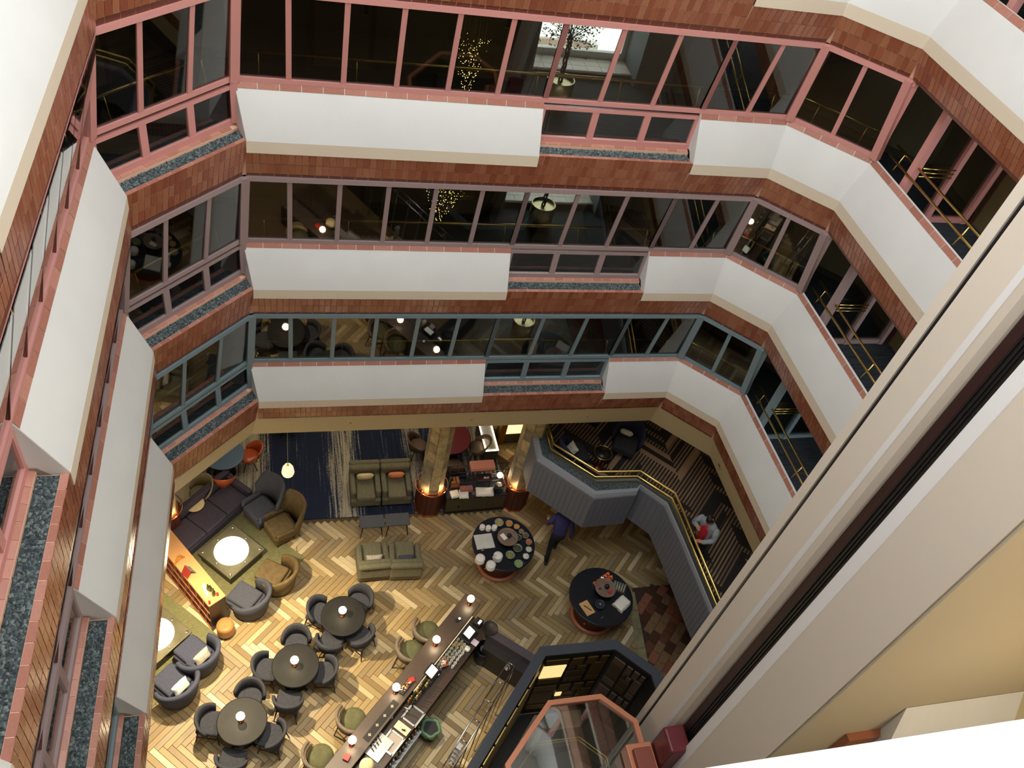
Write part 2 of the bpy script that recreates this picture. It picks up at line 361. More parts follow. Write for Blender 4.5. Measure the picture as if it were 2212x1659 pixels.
    for sg, d0, d1, bays, low in ((0, 0, dE2, 3, 0), (0, dE2, dE, 3, 1), (0, dE, seglen(0), 6, 0), (1, 0, seglen(1), 3, 1), (2, 0, dF1, 6, 0), (2, dF1, dF2, 3, 1), (2, dF2, seglen(2), 2, 0), (3, 0, seglen(3), 2, 0), (6, 0, seglen(6), 12, 0)):
        if l == -2 and sg == 6: continue          # the open bay the viewer leans out of
        part = {(2, 0): ', left of the back planter', (2, 1): ', over the back planter', (0, 0): '', (0, 1): ''}
        tx = SEGTXT[sg]+((' left part' if d0 == 0 else ' right part') if sg == 2 and not low else (' over the planter' if low else (' near end' if sg == 0 and d0 == 0 else '')))
        window(sg, d0, d1, l, bays, 'row of dark tinted panes in %s storey frames, %s' % (nm, tx), low)
    if l > -2:
        for sg, d0, d1 in ((0, .3, seglen(0)-.2), (1, .15, seglen(1)-.15), (2, .1, seglen(2)-.1), (3, .1, seglen(3)-.1)):
            brass_rail(sg, d0, d1, l, label='brass handrail behind the glass of the %s storey, %s' % (nm, SEGTXT[sg]))
        brass_rail(4, .12, seglen(4)-.1, l, n=-.16, dz=.32, double=True, label='double brass handrail in the open bay of the %s storey, right wall' % nm)
    # slab, ceiling, corridor walls
    allst = [corner(i) for i in (1, 2, 3, 4, 5)]
    ring = [cut(0, 0)]+allst
    mb = MB(); extrude(mb, [(-.06, -.66), (-.06, -.95), (-2.6, -.95), (-2.6, -.66)], ring, z)
    struct(mb.build('floor', carpet_hall), 'dark streaked corridor carpet of the %s storey' % nm)
    mb = MB(); extrude(mb, [(-.06, ZT+.02), (-.06, ZT-.08), (-2.6, ZT-.08), (-2.6, ZT+.02)], ring, z)
    struct(mb.build('ceiling', ceilm), 'corridor ceiling under the %s storey' % nm)
    for st, tx in (([cut(0, 0), corner(1), corner(2), cut(2, 4.76)], 'left corridor'), ([cut(2, 6.8), corner(3), corner(4), corner(5)], 'right corridor')):
        mb = MB(); extrude(mb, [(-1.9, -.66), (-1.9, ZH), (-2.05, ZH), (-2.05, -.66)], st, z)
        struct(mb.build('wall_corridor', taupe), 'olive taupe corridor wall of the %s storey, %s' % (nm, tx))
        mb = MB(); extrude(mb, [(-1.87, -.66), (-1.87, -.54), (-1.9, -.54), (-1.9, -.66)], st, z)
        struct(mb.build('baseboard_corridor', dark), 'dark baseboard in the %s storey, %s' % (nm, tx))
# lobby fascia under the lowest tiled band
mb = MB(); zf = zs(2); NB, ZB = -.05, -2.168
extrude(mb, [(NT-.03, ZT), (NB, ZB), (-.3, ZB), (-.3, ZT)], [cut(0, 0)]+[corner(i) for i in (1, 2, 3, 4, 5)], zf)
struct(mb.build('wall_fascia', beige), 'plain beige fascia running round above the lobby')
mb = MB(); extrude(mb, [(NB-.02, ZB+.03), (NB-.02, ZB-.02), (-9, ZB-.02), (-9, ZB+.03)], [cut(0, 0)]+[corner(i) for i in (1, 2, 3, 4, 5)], zf)
struct(mb.build('ceiling', cream), 'lobby ceiling under the galleries')
struct(MB().box((9.75, 1.4, 10.6), (.3, 4.2, 21.2)).build('wall_right_far', beige), 'plain beige wall beyond the lift shaft')
struct(MB().box((3.6, -1.6, 10.6), (12.6, .2, 21.2)).build('wall_near_corridor', taupe), 'corridor wall behind the viewer')
struct(MB().box((-4.6, 4.5, 10.6), (.2, 12.4, 21.2)).build('wall_left_outer', taupe), 'outer wall of the left corridor')
# roof with its skylight opening
mb = MB(); X0, X1, Y0, Y1 = -6, 13, -3.6, 15.4; a0, a1, b0, b1 = -1.8, 6.9, .8, 9.6; zr = 21.3
for x0, x1, y0, y1 in ((X0, a0, Y0, Y1), (a1, X1, Y0, Y1), (a0, a1, Y0, b0), (a0, a1, b1, Y1)): mb.box(((x0+x1)/2, (y0+y1)/2, zr+.15), (x1-x0, y1-y0, .3))
struct(mb.build('ceiling', plaster), 'white roof slab around the skylight')
for i in range(4):
    mb = MB(); mb.box(((a0+a1)/2, b0+(b1-b0)*(i+.5)/4, zr+.1), (a1-a0, .12, .2)); struct(mb.build('trim', plaster), 'white skylight rib number %d' % (i+1))
mb = MB()
for x, y, w, d in ((-6, 5.9, .2, 19), (13, 5.9, .2, 19), (3.5, 15.4, 19, .2), (3.5, -3.6, 19, .2)):
    pass
mb = MB(); mb.box((-6.4, 5, 2.15), (.2, 27, 4.3)); mb.box((4, 18.3, 2.15), (21, .2, 4.3)); mb.box((14.5, 5, 2.15), (.2, 27, 4.3)); mb.box((4, -8, 2.15), (21, .2, 4.3))
struct(mb.build('wall_lobby', dark), 'dark lobby perimeter wall')
mb = MB(); extrude(mb, [(-.0, ZH), (-2.6, ZH), (-2.6, ZH+.3), (0, ZH+.3)], [cut(0, 0)]+[corner(i) for i in (1, 2, 3, 4, 5)], zs(-2)); struct(mb.build('ceiling', plaster), 'ceiling above the highest storey')
mb = MB(); extrude(mb, [(.2, ZH-.02), (-.3, ZH-.02), (-.3, ZH+2.4), (.2, ZH+2.4)], [corner(i) for i in (0, 1, 2, 3, 4, 5, 6, 0)], zs(-2)); struct(mb.build('wall_upper', plaster), 'white wall between the highest storey and the skylight')
# ------------------------------------------------------------------ alcoves off the back corridor
white_tile = mat('white_tile', s2l(226, 218, 214), .4)
mullion_w = mat('window_white', s2l(225, 225, 222), .5)
leafm = [mat('leaf_green', s2l(44, 66, 34), .5), mat('leaf_dark_green', s2l(28, 46, 24), .5)]
bark = mat('bark', s2l(104, 72, 54), .9)
soil = mat('potting_soil', s2l(38, 30, 26), .95)
siding = mat('pink_siding', s2l(214, 190, 178), .7)
potm = mat('brushed_brass_pot', s2l(196, 186, 150), .3, 1., bump=.2, bscale=40, stretch=(1, 1, .02))
for l in (-1, 0, 1, 2):
    z = zs(l); nm = LEV[l]; xa, xb = 4.2, 6.22; fl = z-.66
    for x, sd in ((xa, 'left'), (xb, 'right')):
        mb = MB(); mb.box((x, 13.7, fl+1.02), (.12, .86, 2.04)); struct(mb.build('wall_alcove', mat('blue_grey_paint', s2l(92, 98, 104), .7)), 'blue-grey %s cheek of the window alcove, %s storey' % (sd, nm))
    mb = MB(); mb.box(((xa+xb)/2, 13.76, fl+.06), (xb-xa, .54, .14)); o = struct(mb.build('trim_ledge', mullion_w), 'deep white window ledge of the alcove, %s storey' % nm)
    for i in range(7):
        for j in range(3):
            t = MB(); w = (xb-xa-.14)/7; t.box((xa+.07+w*(i+.5), 13.59+j*.18, fl+.134), (w-.012, .17, .01)); t.build('tile', white_tile, o)
    mb = MB(); mb.box(((xa+xb)/2, 13.475, fl+.06), (xb-xa-.12, .03, .12)); mb.build('baseboard', mat('brown_wood', s2l(92, 58, 44), .5), o)
    WN[0] += 1; w = struct(bpy.data.objects.new('window_%d' % WN[0], None), 'daylit alcove window beyond the white ledge, %s storey' % nm); C.objects.link(w)
    for c, d in (((xa+.1, 14.05, fl+1.19), (.08, .08, 1.9)), ((xb-.1, 14.05, fl+1.19), (.08, .08, 1.9)), (((xa+xb)/2, 14.05, fl+.2), (xb-xa, .1, .12))):
        mb = MB(); mb.box(c, d); mb.build('frame', mullion_w, w)
    mb = MB(); mb.box(((xa+xb)/2, 14.03, fl+.95), (xb-xa-.1, .08, .07)); mb.build('crossbar', mat('brown_wood', s2l(92, 58, 44), .5), w)
    mb = MB(); mb.box(((xa+xb)/2, 14.07, fl+1.1), (xb-xa-.2, .01, 1.72)); mb.build('pane', clear, w)
    mb = MB(); mb.tube([(xa+.06, 13.95, fl+1.22), (xb-.06, 13.95, fl+1.22)], .022); tag(mb.build('handrail', brass), 'brass bar across the alcove window of the %s storey' % nm, 'handrail')
    if l >= 0:
        c = {0: at(1212, 170, fl+.55), 1: at(1175, 440, fl+.55), 2: at(1133, 690, fl+.55)}[l]
        t = thing('potted_tree', 'braided-trunk fig tree in a brushed brass pot, %s storey alcove' % nm, 'potted plant', (c.x, c.y, fl), 0, 'potted trees in the window alcoves')
        mb = MB(); mb.lathe([(.2, 0), (.225, .02), (.235, .55), (.215, .55), (.21, .5)], n=28); mb.build('pot', potm, t)
        mb = MB(); mb.lathe([(.001, .49), (.21, .49)], n=24, cap=False); mb.build('soil', soil, t)
        for q in range(3):
            mb = MB(); mb.tube([(.03*math.cos(q*2.1+k*.9), .03*math.sin(q*2.1+k*.9), .48+k*.07) for k in range(12)], .017, 6); mb.build('trunk', bark, t)
        mb = MB()
        rr = random.Random(3+l)
        for k in range(26):
            a = rr.uniform(0, 2*PI); r = rr.uniform(.12, .42); e = rr.uniform(-.1, .38)
            tip = Vector((math.cos(a)*r, math.sin(a)*r, 1.3+e)); mb.tube([(0, 0, 1.2), tuple(tip*.6+Vector((0, 0, .5))), tuple(tip)], .005, 4)
            for q in range(26):
                p = tip+Vector((rr.gauss(0, .08), rr.gauss(0, .08), rr.gauss(0, .06))); b = rr.uniform(0, 2*PI); u = Vector((math.cos(b), math.sin(b), -.5))*.05; w_ = Vector((-math.sin(b), math.cos(b), 0))*.014
                mb.add([p, p+u*.5+w_, p+u, p+u*.5-w_], [(0, 1, 2, 3)], 1+(q % 2))
        tag(mb.build('foliage', [bark]+leafm, t), None, None, None, 'stuff')
t = thing('neighbouring_roof', 'pink sided gable with a white diagonal slope seen through the upper alcove window', 'building', (5.9, 21.0, 3.6))
mb = MB()
for i in range(16): mb.box((-2.1+i*.28, 0, 1.2), (.265, .1, 7.4))
mb.build('siding', siding, t)
mb = MB(); bar3(mb, (-.2, -.12, 6.2), (1.9, -.12, .2), .5, .08, (0, 1, 0)); mb.build('slope', plaster, t)
mb = MB(); mb.box((-2.5, -.05, 1.2), (.5, .2, 7.4)); mb.box((2.35, -.05, 1.2), (.2, .2, 7.4)); mb.build('corner_board', plaster, t)
# corridor doors, art, beads for lights reflected in the glass
door_m = mat('olive_door', s2l(120, 106, 70), .5); dframe = mat('door_frame_brown', s2l(96, 62, 44), .5); lampm = mat('white_lampshade', s2l(235, 228, 210), .6, emit=(1, .8, .5), es=.25)
DN = [0]
def door(seg, d, l, tx, n=-1.87):
    DN[0] += 1; z = zs(l)-.66; p = pt3(seg, d, n, z); e = sdir(seg); rz = math.atan2(e.y, e.x)
    r = thing('door_%d' % DN[0], tx, None, p, rz); del_c = None; r['kind'] = 'structure'
    b = MB(); b.box((0, -.02, 1.0), (.86, .04, 2.0)); leaf = b.build('leaf', door_m, r)
    b = MB(); b.box((-.47, -.03, 1.0), (.08, .07, 2.0)); b.box((.47, -.03, 1.0), (.08, .07, 2.0)); b.build('frame', dframe, r)
    b = MB(); b.box((.34, -.06, 1.0), (.07, .04, .16)); b.build('door_lock', black, leaf)
    b = MB(); b.tube([(.36, -.09, .92), (.24, -.09, .92)], .012, 6); b.build('door_handle', brass, leaf)
for l in (-1, 0, 1, 2):
    nm = LEV[l]
    door(2, 1.6, l, 'olive corridor door with a black lock, %s storey, left of the back alcove' % nm)
    door(2, 3.9, l, 'olive corridor door beside the alcove, %s storey' % nm)
    door(2, 7.9, l, 'olive corridor door right of the alcove, %s storey' % nm)
    door(1, 1.2, l, 'olive corridor door in the angled left corner, %s storey' % nm)
    for k, (sg, d) in enumerate(((4, 1.2), (4, 3.2))): door(sg, d, l, 'brown framed door behind the brass rail, %s storey, %s' % (nm, 'nearer the angled corner' if k == 0 else 'nearer the lift'))
    # glazed screen standing across the open bay
    z = zs(l); DN[0] += 1; y0 = 9.62
    r = thing('door_%d' % DN[0], 'glazed screen and door across the right corridor, %s storey' % nm, None, (9.3, y0, z-.66)); r['kind'] = 'structure'
    for x0, ww in ((.03, .12), (.75, .09), (1.5, .09)):
        b = MB(); b.box((x0+.05, 0, 1.0), (ww, .12, 2.0)); b.build('post', fm[l], r)
    b = MB(); b.box((.8, 0, .05), (1.6, .08, .1)); b.build('bottom_rail', fm[l], r)
    b = MB(); b.box((.8, 0, 1.97), (1.6, .08, .08)); b.build('top_rail', fm[l], r)
    for x0 in (.42, 1.16): b = MB(); b.box((x0, 0, 1.0), (.64, .01, 1.84)); b.build('pane', glass, r)
    for k in range(3): b = MB(); b.tube([(.15, -.07, .85+k*.07), (.75, -.07, .85+k*.07)], .012, 6); b.build('push_bar', brass, r)
bead = mat('gold_reflected_bead', (1, .8, .3), .4, emit=(1, .74, .25), es=9)  # glowing beads stand in for lights mirrored in the panes
for l, (u, v, dz, n, sx, hh) in {0: (1012, 150, .75, 150, .36, 1.0), 1: (957, 425, .95, 230, .62, 1.1)}.items():
    z = zs(l); b = MB(); rr = random.Random(5); fl = z-.66; p = at(u, v, fl+dz)
    for k in range(n):
        h = rr.random()**.7; a = rr.uniform(0, 2*PI); r = sx*(.15+.85*h)*math.sqrt(rr.random())
        q = (p.x+r*math.cos(a)*.9, p.y+r*math.sin(a)*.5, p.z-hh/2+hh*h)
        s = rr.uniform(.003, .008); b.add([(q[0]+s, q[1], q[2]), (q[0], q[1]+s, q[2]), (q[0]-s, q[1], q[2]), (q[0], q[1]-s, q[2]), (q[0], q[1], q[2]+s), (q[0], q[1], q[2]-s)],
              [(0, 1, 4), (1, 2, 4), (2, 3, 4), (3, 0, 4), (1, 0, 5), (2, 1, 5), (3, 2, 5), (0, 3, 5)])
        if k % 9 == 0: b.tube([q, (q[0], q[1], fl+2.0)], .0012, 3, 1)
    tag(b.build('reflected_beads', [bead, brass]), 'tiny gold beads imitating lights reflected in the glass, %s storey' % LEV[l], 'reflection', None, 'stuff')
# ------------------------------------------------------------------ lobby floor
UPPER = set(C.objects); AZ = 17.0
planks = [mat('oak_plank_%s' % n, s2l(*c), .45, var=.13, scale=5, stretch=(1, 9, 9)) for n, c in
          (('honey', (158, 136, 92)), ('tan', (148, 126, 86)), ('olive', (140, 120, 84)), ('wheat', (168, 146, 104)), ('brown', (134, 112, 74)), ('grey', (146, 130, 100)), ('pale', (206, 188, 150)), ('blond', (190, 170, 128)))]
PM = []
for m in planks:
    b = .01; me = bpy.data.meshes.new('plank'); me.from_pydata([(0, 0, 0), (1, 0, 0), (1, 1, 0), (0, 1, 0), (.006, .03, 1), (.994, .03, 1), (.994, .97, 1), (.006, .97, 1)], [],
        [(0, 3, 2, 1), (4, 5, 6, 7), (0, 1, 5, 4), (1, 2, 6, 5), (2, 3, 7, 6), (3, 0, 4, 7)]); me.materials.append(m); me.update(); PM.append(me)
mb = MB(); mb.box((3.8, 4.8, -.112), (20, 25, .2)); floor = struct(mb.build('floor', mat('floor_joint', s2l(86, 70, 46), .8)), 'herringbone oak plank floor of the lobby')
PW, PLn = .112, .672; c45 = math.cos(PI/4); cand = []
def proj(p):
    w = (p[0], p[1], p[2]-AZ); c = [sum(RW[k][i]*w[i] for i in range(3)) for k in range(3)]
    return 1106+FPX*c[0]/c[2], 829.5+FPX*c[1]/c[2], c[2]
for i in range(-140, 141):
    for j in range(-16, 17):
        for k in (0, 1):
            x0, y0 = i*PW+j*PLn, i*PW-j*PLn
            if k: y0 += PW; w, h = PW, PLn
            else: w, h = PLn, PW
            cx, cy = x0+w/2, y0+h/2; X = -cx*c45-cy*c45+3; Y = cx*c45-cy*c45+8
            if not (-2.9 < X < 9.3 and 4.2 < Y < 14.2): continue
            if Y > 11.4 and X < 5.45: continue
            u, v, dep = proj((X, Y, 0))
            if u < 290 or u > 1620 or v > 1720 or v < 900: continue
            if X > 8.0+.0*Y and 6.2 < Y < 8.86 and X > 7.72+(Y-6.7)*.13: continue
            hid = (X < -1.7 and Y > 9.5) or (Y < 7.4 and X > 4.6) or (Y < 6 and X > 3.8)
            cand.append((dep+(50 if hid else 0), x0, y0, w, h, k))
cand.sort(key=lambda t: t[0]); extra = MB(); rr = random.Random(11)
Rz = Matrix.Translation((3, 8, 0)) @ Matrix.Rotation(3*PI/4, 4, 'Z')
for q, (dep, x0, y0, w, h, k) in enumerate(cand):
    mi = rr.choices(range(8), (5, 5, 4, 3, 3, 3, 3, 3))[0]; g = .003
    L_ = Matrix.Translation((x0+g/2, y0+g/2, -.012)) @ (Matrix.Diagonal((w-g, h-g, .013, 1)) if not k else Matrix.Translation((w-g, 0, 0)) @ Matrix.Rotation(PI/2, 4, 'Z') @ Matrix.Diagonal((h-g, w-g, .013, 1)))
    M_ = Rz @ L_
    if q < 300:
        o = bpy.data.objects.new('plank', PM[mi]); C.objects.link(o); o.parent = floor; o.matrix_local = M_
    else: extra.add([v.co[:] for v in PM[mi].vertices], [tuple(p.vertices) for p in PM[mi].polygons], mi, M_)
tag(extra.build('planks', planks, floor), None, None, None, 'stuff')
# blue streaked carpet
def streakmat(name, axis, cols, sc=1.2):
    m = bpy.data.materials.new(name); m.use_nodes = True; nt = m.node_tree; L = nt.links.new; p = nt.nodes['Principled BSDF']; p.inputs['Roughness'].default_value = .95
    tc = nt.nodes.new('ShaderNodeTexCoord')
    def noise(scl, stx, det):
        mp = nt.nodes.new('ShaderNodeMapping'); mp.inputs['Scale'].default_value = stx; L(tc.outputs['Object'], mp.inputs[0])
        n = nt.nodes.new('ShaderNodeTexNoise'); n.inputs['Scale'].default_value = scl; n.inputs['Detail'].default_value = det; L(mp.outputs[0], n.inputs['Vector']); return n
    a = noise(22*sc, (1, .03, 1), 6); b = noise(.9*sc, (1, .02, 1), 1); c = noise(60, (1, .35, 1), 2)
    s1 = nt.nodes.new('ShaderNodeMath'); s1.operation = 'MULTIPLY_ADD'; L(b.outputs[0], s1.inputs[0]); s1.inputs[1].default_value = 1.7; L(a.outputs[0], s1.inputs[2])
    s2 = nt.nodes.new('ShaderNodeMath'); s2.operation = 'MULTIPLY_ADD'; L(c.outputs[0], s2.inputs[0]); s2.inputs[1].default_value = .45; L(s1.outputs[0], s2.inputs[2])
    s3 = nt.nodes.new('ShaderNodeMath'); s3.operation = 'MULTIPLY'; L(s2.outputs[0], s3.inputs[0]); s3.inputs[1].default_value = .55
    r = nt.nodes.new('ShaderNodeValToRGB'); L(s3.outputs[0], r.inputs[0]); e = r.color_ramp.elements
    e[0].position = .0; e[0].color = (*cols[0], 1); e[1].position = 1; e[1].color = (*cols[-1], 1)
    for pos, cc in cols[1:-1]: x = e.new(pos); x.color = (*cc, 1)
    L(r.outputs[0], p.inputs['Base Color']); return m
blue = streakmat('blue_streak_carpet', 1, [s2l(18, 24, 38), (.83, s2l(28, 38, 62)), (.88, s2l(56, 66, 88)), (.925, s2l(140, 134, 118)), s2l(186, 176, 150)])
mb = MB(); mb.prism([(-5.7, 11.42), (5.4, 11.36), (5.4, 16.8), (-5.7, 16.8)], 0.001, .014); tag(mb.build('carpet', blue), 'navy carpet with pale vertical streaks beyond the herringbone floor', 'carpet')
olive = mat('olive_rug_pile', s2l(118, 116, 78), .95, var=.22, scale=14, bump=.3, bscale=120, stretch=(1, 3, 1))
def rect(p, q, w):
    """rectangle from edge p-q extended w to its left"""
    p, q = V2(p), V2(q); d = (q-p).normalized(); n = Vector((-d.y, d.x))*w; return [tuple(p), tuple(q), tuple(q+n), tuple(p+n)]
mb = MB(); mb.prism(rect((-.79, 9.03), (.46, 10.38), 2.6), .015, .026); tag(mb.build('rug', olive), 'olive green rug under the glowing square table beside the sofa', 'rug')
mb = MB(); mb.prism(rect((-2.6, 7.2), (-1.22, 8.6), 1.9), .002, .012); tag(mb.build('rug', olive), 'olive green rug at the lower left, partly under the blue armchairs with cushions', 'rug')
# stone floor patch
stone = [mat('stone_%s' % n, s2l(*c), .3, var=.35, scale=6) for n, c in (('rust', (132, 82, 60)), ('brown', (104, 70, 50)), ('red', (140, 92, 72)), ('umber', (78, 56, 42)), ('tan', (128, 100, 74)))]
sf = struct(MB().prism([(7.89, 8.92), (9.3, 8.92), (9.3, 5.2), (7.3, 5.2)], 0, .004).build('floor', mat('stone_joint', s2l(60, 42, 32), .8)), 'rust and brown stone tile floor beside the grey ramp wall')
sm = []
for m in stone:
    me = bpy.data.meshes.new('stone_tile'); me.from_pydata([(0, 0, 0), (1, 0, 0), (1, 1, 0), (0, 1, 0), (.01, .01, 1), (.99, .01, 1), (.99, .99, 1), (.01, .99, 1)], [], [(0, 3, 2, 1), (4, 5, 6, 7), (0, 1, 5, 4), (1, 2, 6, 5), (2, 3, 7, 6), (3, 0, 4, 7)]); me.materials.append(m); sm.append(me)
c_, s_ = math.cos(math.radians(45)), math.sin(math.radians(45))
for i in range(-14, 14):
    for j in range(-14, 14):
        x, y = i*.3+(j % 2)*.15, j*.2; X, Y = 8.3+x*c_-y*s_, 7.2+x*s_+y*c_
        if Y > 8.66 or X > 9.1 or Y < 5.6 or X < 7.72+(Y-6.7)*.12: continue
        o = bpy.data.objects.new('tile', rr.choice(sm)); C.objects.link(o); o.parent = sf; o.matrix_local = Matrix.Translation((X, Y, .004)) @ Matrix.Rotation(math.radians(45), 4, 'Z') @ Matrix.Diagonal((.294, .194, .008, 1))
bord = mat('pale_marble_border', s2l(138, 132, 100), .35, var=.25, scale=5)
for k in range(7):
    y0, y1 = 5.6+k*.46, 5.6+k*.46+.45; f = lambda y: 7.66+(y-6.7)*.12
    MB().prism([(f(y0)-.2, y0), (f(y0), y0), (f(y1), y1), (f(y1)-.2, y1)], .012, .018).build('border_slab', bord, sf)
# ------------------------------------------------------------------ lift shaft and its lift
shaft = [(5.9, 4.97), (5.9, 4.845), (6.06, 4.83), (6.06, 4.80), (5.9, 4.79), (5.9, 4.43), (5.98, 4.325), (6.06, 4.285), (6.4, 4.26), (6.4, 3.99), (5.965, 3.91), (5.9, 3.71), (5.9, 2.93), (9.6, 2.93), (9.6, 5.6), (6.75, 4.97)]
struct(MB().prism(shaft, 0, 20.2).build('wall_lift_shaft', mat('shaft_cream', s2l(230, 219, 202), .7)), 'cream lift shaft with a recessed dark guide channel')
struct(MB().box((7.6, 2.91, 10.1), (3.35, .03, 20.0)).build('wall_lift_shaft', ochre), 'side of the cream lift shaft with its warm, dimmer light painted in')
brightw = mat('bright_white_trim', s2l(248, 248, 246), .5)
struct(MB().prism([(5.965, 3.91), (5.9, 3.71), (5.892, 3.712), (5.957, 3.914)], 0, 20.1).build('trim', brightw), 'bright white strip right of the dark channel in the lift shaft')
struct(MB().prism([(5.9, 4.435), (5.935, 4.39), (5.927, 4.384), (5.891, 4.432)], 0, 20.1).build('trim', brightw), 'thin bright white strip left of the dark channel in the lift shaft')
struct(MB().box((5.915, 4.812, 10), (.03, .022, 20)).build('trim_slit', black), 'thin black vertical slit in the cream lift shaft')
t = thing('lift_guide', 'dark vertical guide rails in the channel of the cream shaft', 'lift rail', (6.3, 4.12, 0))
MB().box((-.19, .095, 10), (.05, .11, 20)).build('dark_liner', mat('maroon_steel', s2l(52, 22, 20), .5), t)  # liner plates added: the recess's darkness is painted, not left to shading
MB().box((-.19, -.065, 10), (.04, .2, 20)).build('dark_liner', mat('painted_recess_dark', s2l(30, 26, 22), .6), t)
for k, yy in enumerate((-.07, -.03, .02)): MB().box((-.2, yy, 10), (.06, .014, 20)).build('rail', black, t)
slab = MB(); P0 = [(7.25, 2.89), (9.6, 2.89)]
vs = []; prof2 = [(0, 0), (.3675, -.711), (.3657, -.914), (0, -.914)]
for i, (x, y) in enumerate(P0):
    for n, zz in prof2: vs.append((x-(n*.5 if i == 0 else 0), y-n, 7.85+zz))
slab.add(vs, [(0, 4, 5, 1), (1, 5, 6, 2), (2, 6, 7, 3), (0, 1, 2, 3), (7, 6, 5, 4), (3, 7, 4, 0)])
struct(slab.build('wall_near_ledge', plaster), 'white canted panel low down behind the cream shaft, right edge of the view')
struct(MB().box((7.0, 2.86, 6.95), (.5, .12, .5)).build('wall_near_tiles', TILES[0]), 'rust tiled return beside the low white panel')
OCT = [(4.21, 5.22), (5.15, 5.22), (5.66, 4.71), (5.66, 2.9), (5.15, 2.39), (4.21, 2.39), (3.29, 3.3), (3.29, 4.31)]
def ring_poly(poly, off):
    n = len(poly); out = []
    c = V2((sum(p[0] for p in poly)/n, sum(p[1] for p in poly)/n))
    for i in range(n):
        p, a, b = V2(poly[i]), V2(poly[i-1]), V2(poly[(i+1) % n]); d1, d2 = (p-a).normalized(), (b-p).normalized()
        n1, n2 = Vector((d1.y, -d1.x)), Vector((d2.y, -d2.x)); m = (n1+n2)/(1+n1.dot(n2)); out.append(p+m*off)
    return out
def ringprism(mb, a, b, z0, z1, mi=0, closed=True):
    n = len(a); vs = [(p[0], p[1], z) for z in (z0, z1) for P in (a, b) for p in P]
    fs = []
    for i in range(n if closed else n-1):
        j = (i+1) % n; fs += [(i, j, 2*n+j, 2*n+i), (n+i, 3*n+i, 3*n+j, n+j), (2*n+i, 2*n+j, 3*n+j, 3*n+i), (i, n+i, n+j, j)]
    if not closed: fs += [(0, 2*n, 3*n, n), (n-1, 2*n-1, 4*n-1, 3*n-1)]
    return mb.add(vs, fs, mi)
lift = thing('lift_cabin', 'octagonal glass lift cabin with copper roof rim', 'lift', (4.48, 3.8, 1.0))
def lm(mb, name, m, **k):
    mb.v = [(v[0]-4.48, v[1]-3.8, v[2]-1.0) for v in mb.v]; return mb.build(name, m, lift, **k)
zr_ = 3.4
lm(ringprism(MB(), OCT, ring_poly(OCT, .085), zr_-.1, zr_+.03), 'roof_rim', coppaint)
lm(MB().prism([tuple(p) for p in ring_poly(OCT, .08)], zr_-.03, zr_-.015), 'roof_glass', glassmat('cabin_roof_glass', (.72, .76, .75), .16))
for i in range(8):
    a, b = OCT[i], OCT[(i+1) % 8]; a2, b2 = V2(a), V2(b); 
    q = ring_poly(OCT, .05); p0, p1 = q[i], q[(i+1) % 8]
    lm(MB().add([(p0.x, p0.y, 1.35), (p1.x, p1.y, 1.35), (p1.x, p1.y, zr_-.1), (p0.x, p0.y, zr_-.1)], [(0, 1, 2, 3)]), 'pane', clear)
    lm(MB().box((p0.x, p0.y, 2.2), (.05, .05, 2.3)), 'post', mat('grey_blue_metal', s2l(70, 84, 92), .4))
lm(ringprism(MB(), ring_poly(OCT, .02), ring_poly(OCT, .09), 1.0, 1.35), 'skirt', mat('dark_lift_skirt', s2l(66, 62, 66), .5))
lm(MB().prism([tuple(p) for p in ring_poly(OCT, .06)], 1.0, 1.06), 'cabin_floor', mat('dark_lift_floor', s2l(84, 76, 70), .4))
for rz_, off in ((1.95, .16), (1.83, .16)):
    lm(MB().tube([(p.x, p.y, rz_) for p in ring_poly(OCT, off)], .016, 8, closed=True), 'handrail', brass)
for p in ring_poly(OCT, .16): lm(MB().tube([(p.x, p.y, 1.1), (p.x, p.y, 1.95)], .01, 6), 'rail_post', brass)
lm(MB().box((5.44, 3.95, zr_+.16), (.44, .62, .3)), 'roof_bracket', coppaint, bev=.02)
lm(MB().box((5.44, 3.95, zr_+.36), (.3, .4, .12)), 'bracket_cover', mat('rust_cover', s2l(140, 74, 56), .5), bev=.02)
lm(MB().box((5.86, 4.05, 3.75), (.36, .42, 1.1)), 'guide_shoe', mat('maroon_shoe', s2l(110, 44, 50), .35), bev=.05)
# screen round the lift pit
RO = [(1.4, 2.95), (4.52, 6.52), (6.02, 6.5), (6.7, 5.8), (6.72, 5.0)]
RI = [(1.62, 2.95), (4.59, 6.33), (5.95, 6.31), (6.5, 5.74), (6.5, 5.0)]
encl = thing('lift_screen', 'dark octagonal screen wall round the foot of the glass lift, with gold lattice panes inside', 'screen', (5.27, 6.4, 0))
def em(mb, name, m, **k):
    mb.v = [(v[0]-5.27, v[1]-6.4, v[2]) for v in mb.v]; return mb.build(name, m, encl, **k)
slate = mat('slate_paint', s2l(58, 64, 72), .55); blk = mat('black_lacquer', (.008, .008, .008), .4)
em(ringprism(MB(), RO, RI, 0, 2.6, closed=False), 'wall', blk)
em(ringprism(MB(), [(p[0]*1.0, p[1]+.0) for p in RO], [(p[0], p[1]) for p in RI], 2.6, 2.66, closed=False), 'cap', slate)
goldp = [mat('gold_pane', s2l(118, 92, 48), .35, .4), mat('bronze_pane', s2l(100, 80, 52), .35, .4), mat('rosy_pane', s2l(120, 98, 80), .35, .3)]
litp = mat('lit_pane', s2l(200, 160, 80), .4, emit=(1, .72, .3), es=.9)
LAY = [(0, 0, .36, .2), (0, .24, .36, .74), (0, .8, .36, 1), (.42, 0, .6, .28), (.42, .34, .52, .48), (.56, .34, .7, .48), (.42, .54, .72, .76), (.42, .82, .72, 1),
       (.66, 0, .82, .28), (.88, 0, 1, .2), (.78, .26, 1, .76), (.78, .82, 1, 1)]
